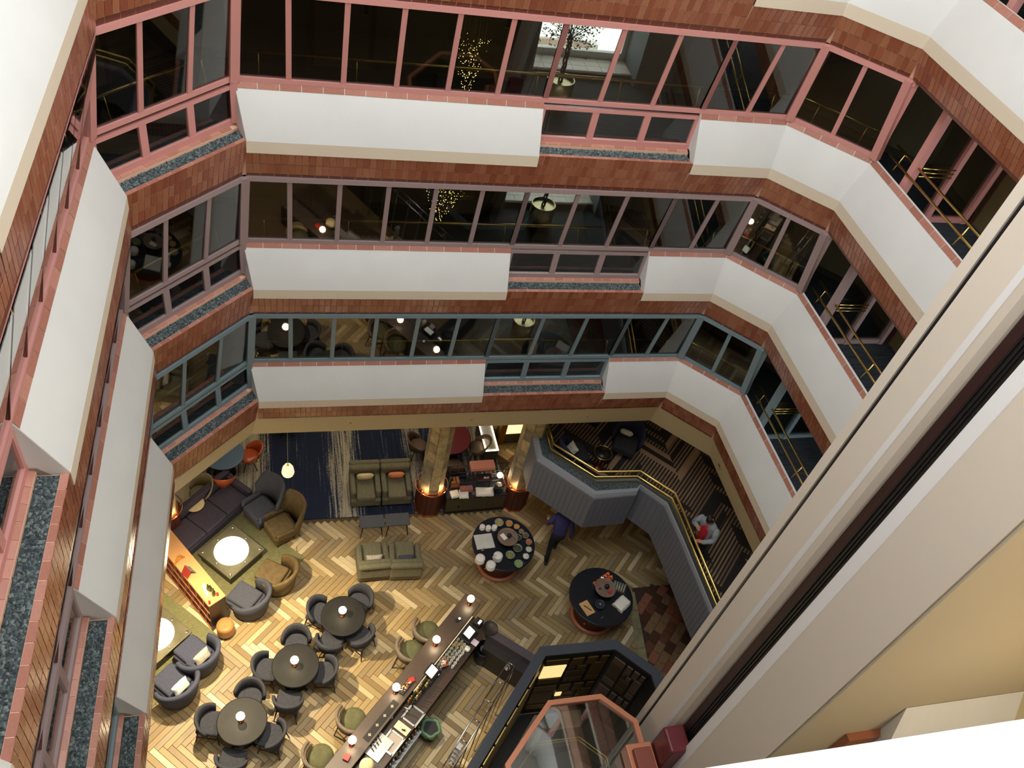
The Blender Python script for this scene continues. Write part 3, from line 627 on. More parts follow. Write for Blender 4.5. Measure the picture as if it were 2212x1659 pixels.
def lattice(p0, p1, z1, z0, lit, mset):
    p0, p1 = V2(p0), V2(p1); d = p1-p0; L_ = d.length; e = d/L_; n = Vector((e.y, -e.x))
    for (x0, y0, x1, y1) in LAY:
        a = .06+x0*(L_-.12); b = .06+x1*(L_-.12); za, zb = z1-y0*(z1-z0), z1-y1*(z1-z0); c = p0+e*(a+b)/2+n*.012
        m = litp if (x0, y0) == lit else mset[int((x0*7+y0*13) % len(mset))]
        em(MB().box((c.x, c.y, (za+zb)/2), (b-a, .02, za-zb), math.atan2(e.y, e.x)), 'pane', m)
lattice(RI[1], RI[2], 2.45, 1.45, (0, .24), goldp[:2]); lattice(RI[1], RI[2], 1.3, .25, (.42, .34), goldp[:2])
lattice(RI[2], RI[3], 2.45, 1.45, None, goldp[2:]+goldp[1:2]); lattice(RI[2], RI[3], 1.3, .25, None, goldp[2:])
for k in range(9):
    a = V2(RI[0]).lerp(V2(RI[1]), .15+k*.09); b = V2(RI[0]).lerp(V2(RI[1]), .15+k*.09+.08); c = (a+b)/2+Vector((.02, -.018)); e = (b-a)
    em(MB().box((c.x, c.y, 1.3), (e.length, .02, 2.3), math.atan2(e.y, e.x)), 'brass_sheet', brass)
em(MB().prism([(1.7, 3.0), (4.6, 6.3), (5.95, 6.3), (6.5, 5.7), (6.5, 3.0)], .005, .02), 'pit_floor', blk)
em(MB().prism([(2.2, 3.2), (4.9, 6.25), (5.9, 6.25), (5.9, 5.9), (5.0, 5.9), (2.9, 3.2)], .02, .05), 'marble_strip', mat('cream_marble', s2l(170, 150, 120), .4, var=.3, scale=5))
# chrome glass rack rails on the screen
t = thing('rail_rack', 'chrome double rail along the bar side of the dark lift screen', 'rail', (3.2, 5.3, 0))
A_, B_ = V2((2.35, 4.35)), V2((4.25, 6.55)); dd = (B_-A_).normalized(); nn = Vector((-dd.y, dd.x))
for off, zz in ((.0, 2.25), (.16, 2.25)):
    p, q = A_+nn*off, B_+nn*off; MB().tube([(p.x-3.2, p.y-5.3, zz), (q.x-3.2, q.y-5.3, zz)], .014, 8).build('rail', chrome, t)
for k in range(7):
    p = A_+dd*(.15+k*.42); q = p+nn*.16; MB().tube([(p.x-3.2, p.y-5.3, 2.25), (q.x-3.2, q.y-5.3, 2.25)], .01, 6).build('rung', chrome, t)
    MB().tube([(p.x-3.2, p.y-5.3, 0), (p.x-3.2, p.y-5.3, 2.25)], .012, 6).build('post', steel, t)
# ------------------------------------------------------------------ raised lounge (mezzanine)
MZ = 2.285; MB0 = 1.7
PO = [(5.427, 11.880), (5.355, 10.683), (6.390, 9.612), (7.380, 9.648), (7.497, 9.810), (7.920, 9.315), (7.983, 8.370), (8.100, 4.770)]
PI_ = [(5.760, 11.880), (5.751, 10.908), (6.552, 10.044), (7.452, 10.008), (7.524, 9.954), (8.082, 9.396), (8.127, 8.370), (8.226, 4.770)]
greyw = mat('grey_blue_boards', s2l(112, 116, 126), .6); greyc = mat('pale_grey_coping', s2l(150, 154, 162), .5)
par = struct(ringprism(MB(), PO, [tuple(V2(a).lerp(V2(b), .25)) for a, b in zip(PO, PI_)], MB0, 2.78, closed=False).build('wall_ramp', greyw), 'grey boarded wall of the raised lounge')
for i in range(len(PO)-1):
    a, b = V2(PO[i]), V2(PO[i+1]); L_ = (b-a).length; e = (b-a)/L_; nrm = Vector((-e.y, e.x)) if False else Vector((e.y, -e.x))
    if nrm.dot(Vector((4, 6))-a) < 0: nrm = -nrm
    k = max(1, int(L_/.112)); w = L_/k
    if L_ < .4: continue
    for j in range(k):
        c = a+e*w*(j+.5)+nrm*.006; MB().box((c.x, c.y, 2.23), (w-.006, .012, 1.07), math.atan2(e.y, e.x)).build('board', greyw, par)
mb = MB(); a_ = [tuple(V2(a).lerp(V2(b), -.03)) for a, b in zip(PO, PI_)]; b_ = [tuple(V2(a).lerp(V2(b), .32)) for a, b in zip(PO, PI_)]
vs = [(*p, 2.73) for p in a_]+[(*p, 2.87) for p in [tuple(V2(a).lerp(V2(b), .1)) for a, b in zip(PO, PI_)]]+[(*p, 2.87) for p in b_]+[(*p, 2.73) for p in b_]
n = len(PO); fs = []
for i in range(n-1):
    for k in range(3): fs.append((k*n+i, k*n+i+1, (k+1)*n+i+1, (k+1)*n+i))
mb.add(vs, fs); mb.build('coping', greyc, par)
mb = ringprism(MB(), [tuple(V2(a).lerp(V2(b), .88)) for a, b in zip(PO, PI_)], [tuple(V2(a).lerp(V2(b), 1.08)) for a, b in zip(PO, PI_)], 2.0, 2.87, closed=False)
mb.build('curb', mat('sage_curb', s2l(120, 120, 108), .6), par)
mb = ringprism(MB(), [tuple(V2(a).lerp(V2(b), .25)) for a, b in zip(PO, PI_)], [tuple(V2(a).lerp(V2(b), .9)) for a, b in zip(PO, PI_)], 2.68, 2.78, closed=False)
mb.build('planter_bed', mat('dark_soil', s2l(60, 62, 56), .9), par)
mb = MB(); rg = random.Random(4)
for i in range(4):
    a, b, c, d_ = V2(PO[i]), V2(PO[i+1]), V2(PI_[i]), V2(PI_[i+1])
    for q in range(int(1500*(b-a).length)):
        s_ = rg.random(); t_ = rg.uniform(.34, .87); p = (a.lerp(b, s_)).lerp(c.lerp(d_, s_), t_); r = rg.uniform(.008, .018)
        mb.add([(p.x+r, p.y, 2.78), (p.x, p.y+r, 2.78), (p.x-r, p.y, 2.78), (p.x, p.y-r, 2.78), (p.x, p.y, 2.78+r)], [(0, 1, 4), (1, 2, 4), (2, 3, 4), (3, 0, 4)], rg.choice((0, 1, 2, 0)))
tag(mb.build('gravel', gravel_m), 'grey gravel in the planter along the raised lounge rail', 'gravel', None, 'stuff')
def chevron(name):
    m = bpy.data.materials.new(name); m.use_nodes = True; nt = m.node_tree; L = nt.links.new; p = nt.nodes['Principled BSDF']; p.inputs['Roughness'].default_value = .95
    tc = nt.nodes.new('ShaderNodeTexCoord'); sx = nt.nodes.new('ShaderNodeSeparateXYZ'); L(tc.outputs['Object'], sx.inputs[0])
    def M(op, a, b=None, c=None):
        n = nt.nodes.new('ShaderNodeMath'); n.operation = op
        for i, x in enumerate((a, b, c)):
            if x is None: continue
            if isinstance(x, (int, float)): n.inputs[i].default_value = x
            else: L(x, n.inputs[i])
        return n.outputs[0]
    X, Y = sx.outputs[0], sx.outputs[1]
    tri = M('PINGPONG', X, .8); t = M('ADD', Y, tri)                      # chevron coordinate
    cell = M('FLOOR', M('MULTIPLY', t, 5.5)); wn = nt.nodes.new('ShaderNodeTexWhiteNoise'); wn.noise_dimensions = '2D'
    cx = nt.nodes.new('ShaderNodeCombineXYZ'); L(cell, cx.inputs[0]); L(M('FLOOR', M('DIVIDE', X, .8)), cx.inputs[1]); L(cx.outputs[0], wn.inputs['Vector'])
    st = M('GREATER_THAN', M('FRACT', M('MULTIPLY', M('SUBTRACT', X, Y), 9)), .5)
    hatch = M('MULTIPLY', st, M('GREATER_THAN', wn.outputs[0], .45)); solid = M('GREATER_THAN', wn.outputs[0], .93)
    v = M('MAXIMUM', hatch, solid); v = M('MULTIPLY', v, M('MULTIPLY_ADD', wn.outputs[0], .8, .0))
    r = nt.nodes.new('ShaderNodeValToRGB'); L(v, r.inputs[0]); e = r.color_ramp.elements; e[0].color = (*s2l(30, 24, 20), 1); e[1].color = (*s2l(158, 128, 98), 1)
    L(r.outputs[0], p.inputs['Base Color']); return m
mzf = [tuple(V2(a).lerp(V2(b), .95)) for a, b in zip(PO, PI_)]+[(13, 4.77), (13, 16), (5.76, 16)]
struct(MB().prism(mzf, MB0, MZ).build('floor', chevron('chevron_carpet')), 'dark brown carpet with tan chevron stripes on the raised lounge')
struct(MB().box((9.5, 13.1, 3.1), (7.5, .1, 1.66)).build('wall_lounge', mat('dark_brown_panel', s2l(52, 38, 26), .5)), 'dark brown wall behind the raised lounge')
struct(MB().box((11.2, 8.5, 3.1), (.1, 9, 1.66)).build('wall_lounge', mat('dark_brown_panel', s2l(52, 38, 26), .5)), 'dark brown side wall of the raised lounge')
RL = [(5.742, 11.790), (5.724, 10.872), (6.525, 10.080), (7.488, 10.044), (8.100, 9.414), (8.118, 8.910), (8.226, 4.860)]
t = thing('lounge_handrail', 'double polished brass rail along the edge of the raised lounge', 'handrail', (8, 11, MZ))
for zz, off in ((3.10, 0), (2.955, -.03)):
    MB().tube([(p[0]-8+off, p[1]-11+off, zz-MZ) for p in RL], .027, 10).build('rail', brass, t)
for i in range(len(RL)-1):
    a, b = V2(RL[i]), V2(RL[i+1]); L_ = (b-a).length; k = max(1, int(L_/.9))
    for j in range(k): p = a.lerp(b, (j+.5)/k); MB().tube([(p.x-8, p.y-11, 3.1-MZ), (p.x-8-.03, p.y-11-.03, 2.95-MZ), (p.x-8, p.y-11, 2.86-MZ)], .013, 6).build('bracket', brass, t)
# ------------------------------------------------------------------ furniture
fab_char = mat('charcoal_fabric', s2l(52, 54, 62), .9, var=.2, scale=30, bump=.2, bscale=90)
fab_navy = mat('navy_fabric', s2l(66, 70, 88), .9, var=.15, scale=30, bump=.2, bscale=90)
fab_sofa = mat('dark_plum_fabric', s2l(64, 60, 74), .9, var=.12, scale=20, bump=.2, bscale=90)
fab_slate = mat('slate_fabric', s2l(72, 75, 86), .9, var=.15, scale=30, bump=.2, bscale=90)
fab_brown = mat('brown_velvet', s2l(98, 80, 46), .7, var=.22, scale=12, bump=.1, bscale=60)
fab_green = mat('grey_green_boucle', s2l(116, 112, 88), .95, var=.3, scale=45, bump=.5, bscale=110)
fab_olive = mat('olive_seat', s2l(84, 84, 56), .8, var=.2, scale=12)
fab_taupe = mat('taupe_leather', s2l(112, 92, 74), .5)
fab_grey = mat('grey_brown_tweed', s2l(112, 100, 88), .9, var=.25, scale=40)
lite_trim = mat('pale_wood_shell', s2l(190, 168, 128), .5)
woodblk = mat('black_stained_wood', s2l(36, 30, 28), .4)
ctop = mat('dark_stone_top', s2l(34, 34, 33), .5, var=.15, scale=6, spec=.15)
legm = mat('dark_walnut', s2l(44, 28, 22), .45)
def sline(f): return f
# dining chair: wrap-round back, seat, four legs, stretchers; it faces +y (the back is at -y)
def make_dining():
    t = thing('dining_chair', '', 'chair')
    MB().box((0, .02, .43), (.46, .44, .1)).build('seat', fab_char, t, bev=.04, seg=3)
    b = MB(); b.arcwall(.225, .285, PI+.1, 2*PI-.1, .40, lambda s: .62+.16*math.sin(PI*s), 16, .12, .95, c=(0, .06, 0)); b.build('backrest', fab_char, t)
    for sx in (-1, 1):
        for sy in (-1, 1): MB().tube([(sx*.17, sy*.16, .4), (sx*.22, sy*.22+.0, 0)], [.02, .012], 6).build('leg', legm, t)
        MB().tube([(sx*.2, .19, .2), (sx*.2, -.19, .2)], .01, 6).build('stretcher', legm, t)
    return t
tables = [((1.16, 8.5), ((1.55, 8.95), (.69, 8.78), (.86, 8.05), (1.52, 8.12)), 'far'), ((.19, 7.54), ((.22, 8.17), (-.4, 7.66), (.76, 7.46), (.03, 6.94)), 'middle'),
          ((-.79, 6.57), ((-.66, 7.15), (-1.38, 6.73), (-.25, 6.33), (-.98, 5.96)), 'near')]
dc = make_dining(); first = True
bulb = mat('glowing_bulb', (1, .85, .6), .4, emit=(1, .8, .5), es=22)
def round_table(c, nm):
    t = thing('dining_table', 'round dark topped dining table with a lit lamp, %s of the three' % {'far': 'the farthest', 'middle': 'the middle', 'near': 'the nearest'}[nm], 'table', (*c, 0), 0, 'round dining tables')
    MB().lathe([(.41, .70), (.45, .715), (.45, .735), (.435, .742)], n=40).build('tabletop', ctop, t)
    MB().lathe([(.24, 0), (.24, .02), (.04, .05), (.035, .68), (.12, .7)], n=20).build('pedestal', black, t)
    for k in range(4): a = PI/4+k*PI/2; MB().box((.16*math.cos(a), .16*math.sin(a), .03), (.3, .05, .03), a).build('foot', black, t)
def globe_lamp(x, y, z, label, grp, r=.078):
    t = thing('table_lamp', label, 'lamp', (x, y, z), 0, grp)
    MB().lathe([(.055, 0), (.055, .012), (.03, .03), (.018, .05), (.018, .13), (.03, .15)], n=16).build('base', copper, t)
    MB().ball((0, 0, .15+r), r, 18).build('globe', bulb, t)
    point('lamp_light', (x, y, z+.15+r), 3.2, (1, .68, .36), r*1.05); return t
for c, chs, nm in tables:
    round_table(c, nm)
    globe_lamp(c[0]-.02, c[1]+.0, .742, 'lit globe lamp on the %s round dining table' % nm, 'globe lamps on the dining tables')
    pos = ['north-east', 'west', 'south-west', 'south-east'] if nm == 'far' else ['back', 'left', 'right', 'front']
    for (x, y), pw in zip(chs, pos):
        rz = math.atan2(c[1]-y, c[0]-x)-PI/2
        pw = {'north-east': 'upper right', 'west': 'upper left', 'south-west': 'lower left', 'south-east': 'lower right', 'back': 'far', 'left': 'left', 'right': 'right', 'front': 'near'}[pw]
        lb = 'charcoal wrap-back dining chair at the %s side of the %s round table' % (pw, nm)
        if first: dc.location = (x, y, 0); dc.rotation_euler = (0, 0, rz); tag(dc, lb, None, 'dining chairs round the tables'); first = False
        else: dup(dc, (x, y, 0), rz, lb)
# bar stools
def make_stool():
    t = thing('bar_stool', '', 'stool')
    MB().lathe([(.12, .68), (.2, .7), (.215, .74), (.2, .775), (.1, .785)], n=28).build('seat', fab_olive, t)
    b = MB(); b.arcwall(.235, .29, PI+.05, 2*PI-.05, .76, lambda s: .93+.1*math.sin(PI*s), 18, .1); b.build('backrest', fab_grey, t)
    b = MB(); b.arcwall(.22, .236, PI-.1, 2*PI+.1, .72, lambda s: .86+.08*math.sin(PI*s), 18, .1); b.build('shell', lite_trim, t)
    for sx in (-1, 1):
        for sy in (-1, 1): MB().tube([(sx*.14, sy*.14, .7), (sx*.21, sy*.21, 0)], [.018, .012], 6).build('leg', legm, t)
    MB().tube([(.19, .19, .25), (-.19, .19, .25), (-.19, -.19, .25), (.19, -.19, .25)], .01, 6, closed=True).build('footrest', legm, t)
    return t
BA = math.radians(45.8); bs = make_stool(); bs.scale = (1.12, 1.12, 1.05); bs.location = (2.84, 7.95, 0); bs.rotation_euler = (0, 0, -BA-.1)
tag(bs, 'olive bar stool with rounded grey back, farthest along the bar', None, 'bar stools')
for (x, y), nm in (((2.46, 7.57), 'second from the far end of the bar'), ((1.21, 6.33), 'third along the bar, beside the chalk-patterned bar mat'), ((.58, 5.73), 'nearest the bottom edge of the view')):
    dup(bs, (x, y, 0), -BA-.1, 'olive bar stool with rounded grey back, %s' % nm)
# armchairs, box type; faces +y
def cushion(w, h, m, name, loc, rz, label, grp=None, tilt=1.1, th=.13):
    n = 10; vs = []; fs = []
    for k in (1, -1):
        for i in range(n+1):
            for j in range(n+1):
                u, v = i/n*2-1, j/n*2-1; q = (1-u**4)*(1-v**4); s_ = 1-.09*(1-abs(u))*abs(v)**3-.0; s2_ = 1-.09*(1-abs(v))*abs(u)**3
                vs.append((u*w/2*s2_, v*h/2*s_, k*th/2*q**.5))
    for k in range(2):
        o = k*(n+1)**2
        for i in range(n):
            for j in range(n):
                a = o+i*(n+1)+j; f = (a, a+n+1, a+n+2, a+1); fs.append(f if k == 0 else f[::-1])
    mb = MB().add(vs, fs, 0, Matrix.Rotation(tilt, 4, 'X'), True); o = mb.build(name, m, loc=loc); o.rotation_euler = (0, 0, rz)
    return tag(o, label, 'cushion', grp)
def make_club():
    t = thing('armchair', '', 'armchair')
    MB().box((0, 0, .2), (.7, .78, .22)).build('base', fab_green, t, bev=.03, seg=2)
    MB().box((0, .09, .37), (.44, .62, .16)).build('seat', fab_green, t, bev=.05, seg=3)
    MB().box((0, -.34, .52), (.72, .16, .5), rx=-.16).build('backrest', fab_green, t, bev=.06, seg=3)
    MB().box((0, -.41, .74), (.74, .13, .14)).build('back_roll', fab_green, t, bev=.06, seg=3)
    for sx in (-1, 1):
        MB().box((sx*.29, .0, .42), (.13, .62, .26)).build('armrest', fab_green, t, bev=.055, seg=3)
        for sy in (-1, 1): MB().tube([(sx*.28, sy*.32, .12), (sx*.29, sy*.33, 0)], [.025, .018], 6).build('leg', legm, t)
    return t
ac = make_club(); ac.location = (1.9, 11.97, .014); ac.rotation_euler = (0, 0, PI); tag(ac, 'grey-green boucle club armchair with a cream cushion, on the blue carpet', None, 'grey-green club armchairs')
dup(ac, (2.63, 11.97, .014), PI, 'grey-green boucle club armchair with a salmon cushion, on the blue carpet')
dup(ac, (1.91, 10.0, 0), .02, 'grey-green boucle club armchair seen from behind, the left of the pair on the wood floor')
dup(ac, (2.62, 9.96, 0), -.05, 'grey-green boucle club armchair seen from behind, the right of the pair on the wood floor')
cream_f = mat('cream_cushion_fabric', s2l(226, 208, 158), .85, var=.1, scale=8); salmon = mat('salmon_cushion_fabric', s2l(222, 140, 98), .8); print_f = mat('printed_cushion_fabric', s2l(190, 182, 164), .85, var=.3, scale=22)
cushion(.42, .3, cream_f, 'cushion', (1.9, 12.11, .58), PI, 'cream cushion with a grey twig print on the left armchair on the carpet')
cushion(.4, .27, salmon, 'cushion', (2.63, 12.11, .58), PI, 'plain salmon cushion on the right armchair on the carpet')
cushion(.36, .26, print_f, 'cushion', (1.92, 9.84, .58), 0, 'pale patterned cushion in the armchair seen from behind, left of the pair')
cushion(.36, .24, fab_slate, 'cushion', (2.62, 9.8, .56), 0, 'grey cushion in the armchair seen from behind, right of the pair')
# pair of low tables with splayed legs
def make_low(m):
    t = thing('side_table', '', 'table')
    MB().box((0, 0, .43), (.56, .34, .028)).build('tabletop', m, t, bev=.012, seg=2)
    for sx in (-1, 1):
        for sy in (-1, 1): MB().tube([(sx*.2, sy*.11, .42), (sx*.255, sy*.16, 0)], [.018, .01], 6).build('leg', legm, t)
    return t
lt = make_low(mat('charcoal_oak', s2l(62, 66, 72), .4, var=.25, scale=8, stretch=(1, 14, 1))); lt.location = (1.97, 10.94, 0); tag(lt, 'charcoal low table with splayed legs, the left of the pair between the armchairs', None, 'low tables between the armchairs')
dup(lt, (2.555, 10.95, 0), .01, 'charcoal low table with splayed legs, the right of the pair between the armchairs')
# tub armchairs and wing chairs; face +y
def make_tub(m, label, loc, rz, grp):
    t = thing('tub_chair', label, 'armchair', loc, rz, grp)
    b = MB(); b.arcwall(.29, .375, PI-.3, 2*PI+.3, .1, lambda s: .52+.24*math.sin(PI*s)**1.2, 20, .14, 1.0, c=(0, 0, 0), round_=.03); b.build('shell', m, t)
    MB().box((0, .09, .2), (.58, .6, .2)).build('base', m, t, bev=.05, seg=3); MB().box((0, .13, .33), (.5, .58, .13)).build('seat', m, t, bev=.05, seg=3)
    for sx in (-1, 1):
        for sy in (-1, 1): MB().tube([(sx*.22, sy*.22+.04, .13), (sx*.24, sy*.25+.04, 0)], [.02, .015], 6).build('leg', legm, t)
    return t
make_tub(fab_brown, 'brown velvet tub chair behind the navy one, beside the glowing table', (-.13, 9.78, .018), math.radians(58), 'tub armchairs')
make_tub(fab_slate, 'navy tub chair nearest the copper bookcase stool', (-.69, 9.27, .018), math.radians(52), 'tub armchairs')
make_tub(fab_navy, 'dark blue tub chair holding a printed cushion, right of the lower left pair', (-1.66, 8.13, .018), math.radians(45), 'tub armchairs')
make_tub(fab_navy, 'dark blue tub chair with a white cushion, half cut by the left wall', (-2.02, 7.57, .018), math.radians(45), 'tub armchairs')
cushion(.34, .24, print_f, 'cushion', (-1.55, 7.98, .6), math.radians(45), 'black and white printed cushion in the right of the two dark blue tub chairs')
cushion(.34, .24, plaster, 'cushion', (-1.91, 7.43, .58), math.radians(45), 'white cushion in the lower left dark blue tub chair')
def make_wing(m, label, loc, rz):
    t = thing('wing_chair', label, 'armchair', loc, rz, 'wing chairs')
    MB().box((0, .05, .26), (.58, .6, .28)).build('base', m, t, bev=.05, seg=3); MB().box((0, .08, .42), (.5, .54, .12)).build('seat', m, t, bev=.05, seg=3)
    b = MB(); b.arcwall(.27, .35, PI+.25, 2*PI-.25, .15, lambda s: .78+.34*min(1, 2.4*math.sin(PI*s)**1.3), 20, .14, 1.05, round_=.03); b.build('backrest', m, t)
    for sx in (-1, 1):
        MB().box((sx*.31, .08, .45), (.09, .5, .22), rx=.12).build('armrest', m, t, bev=.04, seg=3)
        for sy in (-1, 1): MB().tube([(sx*.22, sy*.24, .13), (sx*.24, sy*.27, 0)], [.02, .015], 6).build('leg', legm, t)
    return t
make_wing(fab_slate, 'slate blue wing chair between the sofa and the brown wing chair', (-.42, 11.52, .018), math.radians(127))
make_wing(fab_brown, 'brown velvet wing chair on the edge of the olive rug', (.02, 11.02, .018), math.radians(118))
# sofa, facing the glowing table (lower right)
t = thing('sofa', 'long dark plum three seat sofa behind the glowing table', 'sofa', (-1.66, 11.42, .02), math.radians(-134)); L_ = 2.1
MB().box((0, .0, .17), (L_, .8, .22)).build('base', fab_sofa, t, bev=.03); MB().box((0, -.34, .42), (L_, .14, .5)).build('backrest', fab_sofa, t, bev=.03, seg=3)
for sx in (-1, 1): MB().box((sx*(L_/2-.06), .02, .36), (.13, .78, .4)).build('armrest', fab_sofa, t, bev=.03, seg=3)
for k in range(3): MB().box(((k-1)*.615, .07, .34), (.605, .64, .14)).build('seat_cushion', fab_sofa, t, bev=.03, seg=3)
for sx in (-1, 1):
    for sy in (-1, 1): MB().box((sx*.95, sy*.34, .03), (.06, .06, .06)).build('foot', legm, t)
# glowing square tables
olm = mat('patinated_olive_metal', s2l(112, 108, 84), .35, .4, var=.2, scale=4); disc = mat('glowing_disc', (1, .95, .8), .5, emit=(1, .9, .68), es=5)
def make_glow(loc, rz, label):
    t = thing('coffee_table', label, 'table', loc, rz, 'square tables with a glowing disc')
    MB().box((0, 0, .16), (.9, .9, .28)).build('plinth', mat('dark_bronze', s2l(34, 30, 24), .4), t, bev=.01); MB().box((0, 0, .32), (.98, .98, .05)).build('top_slab', olm, t, bev=.008)
    MB().lathe([(.36, .345), (.36, .35), (.345, .362), (.2, .375), (.001, .38)], n=44, cap=False).build('glowing_disc', disc, t)
    for sx in (-1, 1):
        for sy in (-1, 1): MB().lathe([(.03, .345), (.028, .36), (.001, .362)], (sx*.42, sy*.42, 0), 12, cap=False).build('bolt', steel, t)
    for k in range(4): a = k*PI/2; MB().lathe([(.022, .345), (.02, .357), (.001, .358)], (.42*math.cos(a), .42*math.sin(a), 0), 12, cap=False).build('bolt', steel, t)
    point('disc_light', (loc[0], loc[1], .75), 9, (1, .86, .6), .3); return t
c = at(500, 1191, .34); make_glow((c.x, c.y, .02), math.radians(44), 'square bronze coffee table with a glowing disc, in front of the plum sofa')
c = at(335, 1372, .34); make_glow((c.x, c.y, .02), math.radians(44), 'square bronze coffee table with a glowing disc, cut off by the left wall')
# copper bookcase
t = thing('bookcase', 'low copper bookcase with small triangular shadowed cubbies', 'bookcase', (-1.98, 9.94, .02), math.radians(-55.5)); cop2 = mat('rose_copper_panel', s2l(196, 132, 98), .35, .5); warmw = mat('warm_wood_top', s2l(214, 160, 104), .4)
Lb, Db, Hb = 2.5, .37, 1.0
MB().box((0, 0, Hb-.012), (Lb, Db, .024)).build('top', warmw, t); MB().box((0, Db/2-.01, Hb/2), (Lb, .02, Hb-.03)).build('back_panel', cop2, t)
for sx in (-1, 1): MB().box((sx*(Lb/2-.012), 0, Hb/2-.012), (.024, Db, Hb-.024)).build('side_panel', woodblk, t)
for k in range(4): MB().box((0, -.02, .03+k*.31), (Lb-.05, Db-.03, .02)).build('shelf', cop2, t)
for k in range(3):
    for j in range(9): MB().box((-Lb/2+.2+j*.26+(k % 2)*.1, -.03, .19+k*.31), (.018, Db-.06, .28)).build('divider', cop2, t)
def bottle(x, y, z, m, label, grp, h=.28, r=.036, cap=None):
    t = thing('bottle', label, 'bottle', (x, y, z), 0, grp)
    MB().lathe([(r*.9, 0), (r, .01), (r, h*.58), (r*.4, h*.74), (r*.36, h*.94)], n=14).build('glass_body', m, t); MB().lathe([(r*.42, h*.93), (r*.42, h)], n=12).build('cap', cap or black, t); return t
gb = mat('green_bottle', s2l(60, 70, 30), .15); red = mat('red_plastic', s2l(214, 44, 40), .4); whitec = mat('white_ceramic', s2l(240, 238, 232), .3); paper = mat('white_paper', s2l(244, 240, 228), .7)
for (u, v), lb in (((455, 1268), 'dark green bottle on the bookcase top'), ((462, 1278), 'taller dark bottle standing beside the green one on the bookcase'), ((450, 1266), 'small dark jar on the bookcase')):
    p = at(u, v+8, 1.02); bottle(p.x, p.y, 1.02, gb, lb, None, .26 if 'taller' in lb else .2)
for (u, v), lb in (((470, 1283), 'red candle holder at the corner of the bookcase top'), ((453, 1301), 'red candle holder at the front edge of the bookcase top')):
    p = at(u, v+3, 1.02); o = MB().lathe([(.022, 0), (.022, .012), (.012, .03), (.024, .05), (.024, .09)], n=14).build('candle_holder', red, loc=(p.x, p.y, 1.02)); tag(o, lb, 'candle holder')
p = at(408, 1238, 1.02); t = thing('menu_stand', 'red and teal tent card propped on the bookcase', 'sign', (p.x, p.y, 1.02), math.radians(-50)); MB().box((0, .05, .1), (.2, .006, .22), rx=.5).build('card', mat('teal_card', s2l(96, 124, 118), .5), t); MB().box((0, -.05, .1), (.2, .006, .22), rx=-.5).build('card', mat('red_card', s2l(160, 50, 44), .5), t)
p = at(444, 1275, 1.02); o = MB().box((0, 0, .008), (.06, .3, .012)).build('menu', paper, loc=(p.x, p.y, 1.02)); o.rotation_euler = (0, 0, math.radians(20)); tag(o, 'long white menu card lying on the bookcase', 'menu')
t = thing('table_sculpture', 'amber wooden triangle ornament on the bookcase near the wall', 'ornament', (*at(388, 1212, 1.02)[:2], 1.02), .8)
for a, b in (((-.12, 0, 0), (0, 0, .22)), ((0, 0, .22), (.12, 0, 0)), ((-.08, 0, .08), (.08, 0, .08))): mb = MB(); bar3(mb, a, b, .03, .03, (0, 1, 0)); mb.build('bar', mat('amber_wood', s2l(206, 144, 62), .4), t)
c = at(486, 1349, .4); t = thing('footstool', 'round tan leather stool at the end of the copper bookcase', 'stool', (c.x, c.y, .0))
MB().lathe([(.15, .1), (.17, .12), (.172, .36), (.16, .4), (.1, .412), (.001, .4)], n=28, cap=False).build('seat', mat('tan_leather', s2l(190, 124, 66), .45, var=.15, scale=6), t)
for k in range(3): a = k*2.1+.4; MB().tube([(.12*math.cos(a), .12*math.sin(a), .12), (.14*math.cos(a), .14*math.sin(a), 0)], .014, 6).build('leg', black, t)
# floor cable by the tub chair
p = [at(u, v, .01) for u, v in ((640, 1180), (645, 1215), (655, 1225), (652, 1243), (640, 1246), (632, 1236), (634, 1215), (642, 1190))]; tag(MB().tube([tuple(q) for q in p], .006, 5).build('cable', mat('beige_cable', s2l(150, 130, 90), .6)), 'thin looping cable on the floor behind the brown chairs', 'cable')
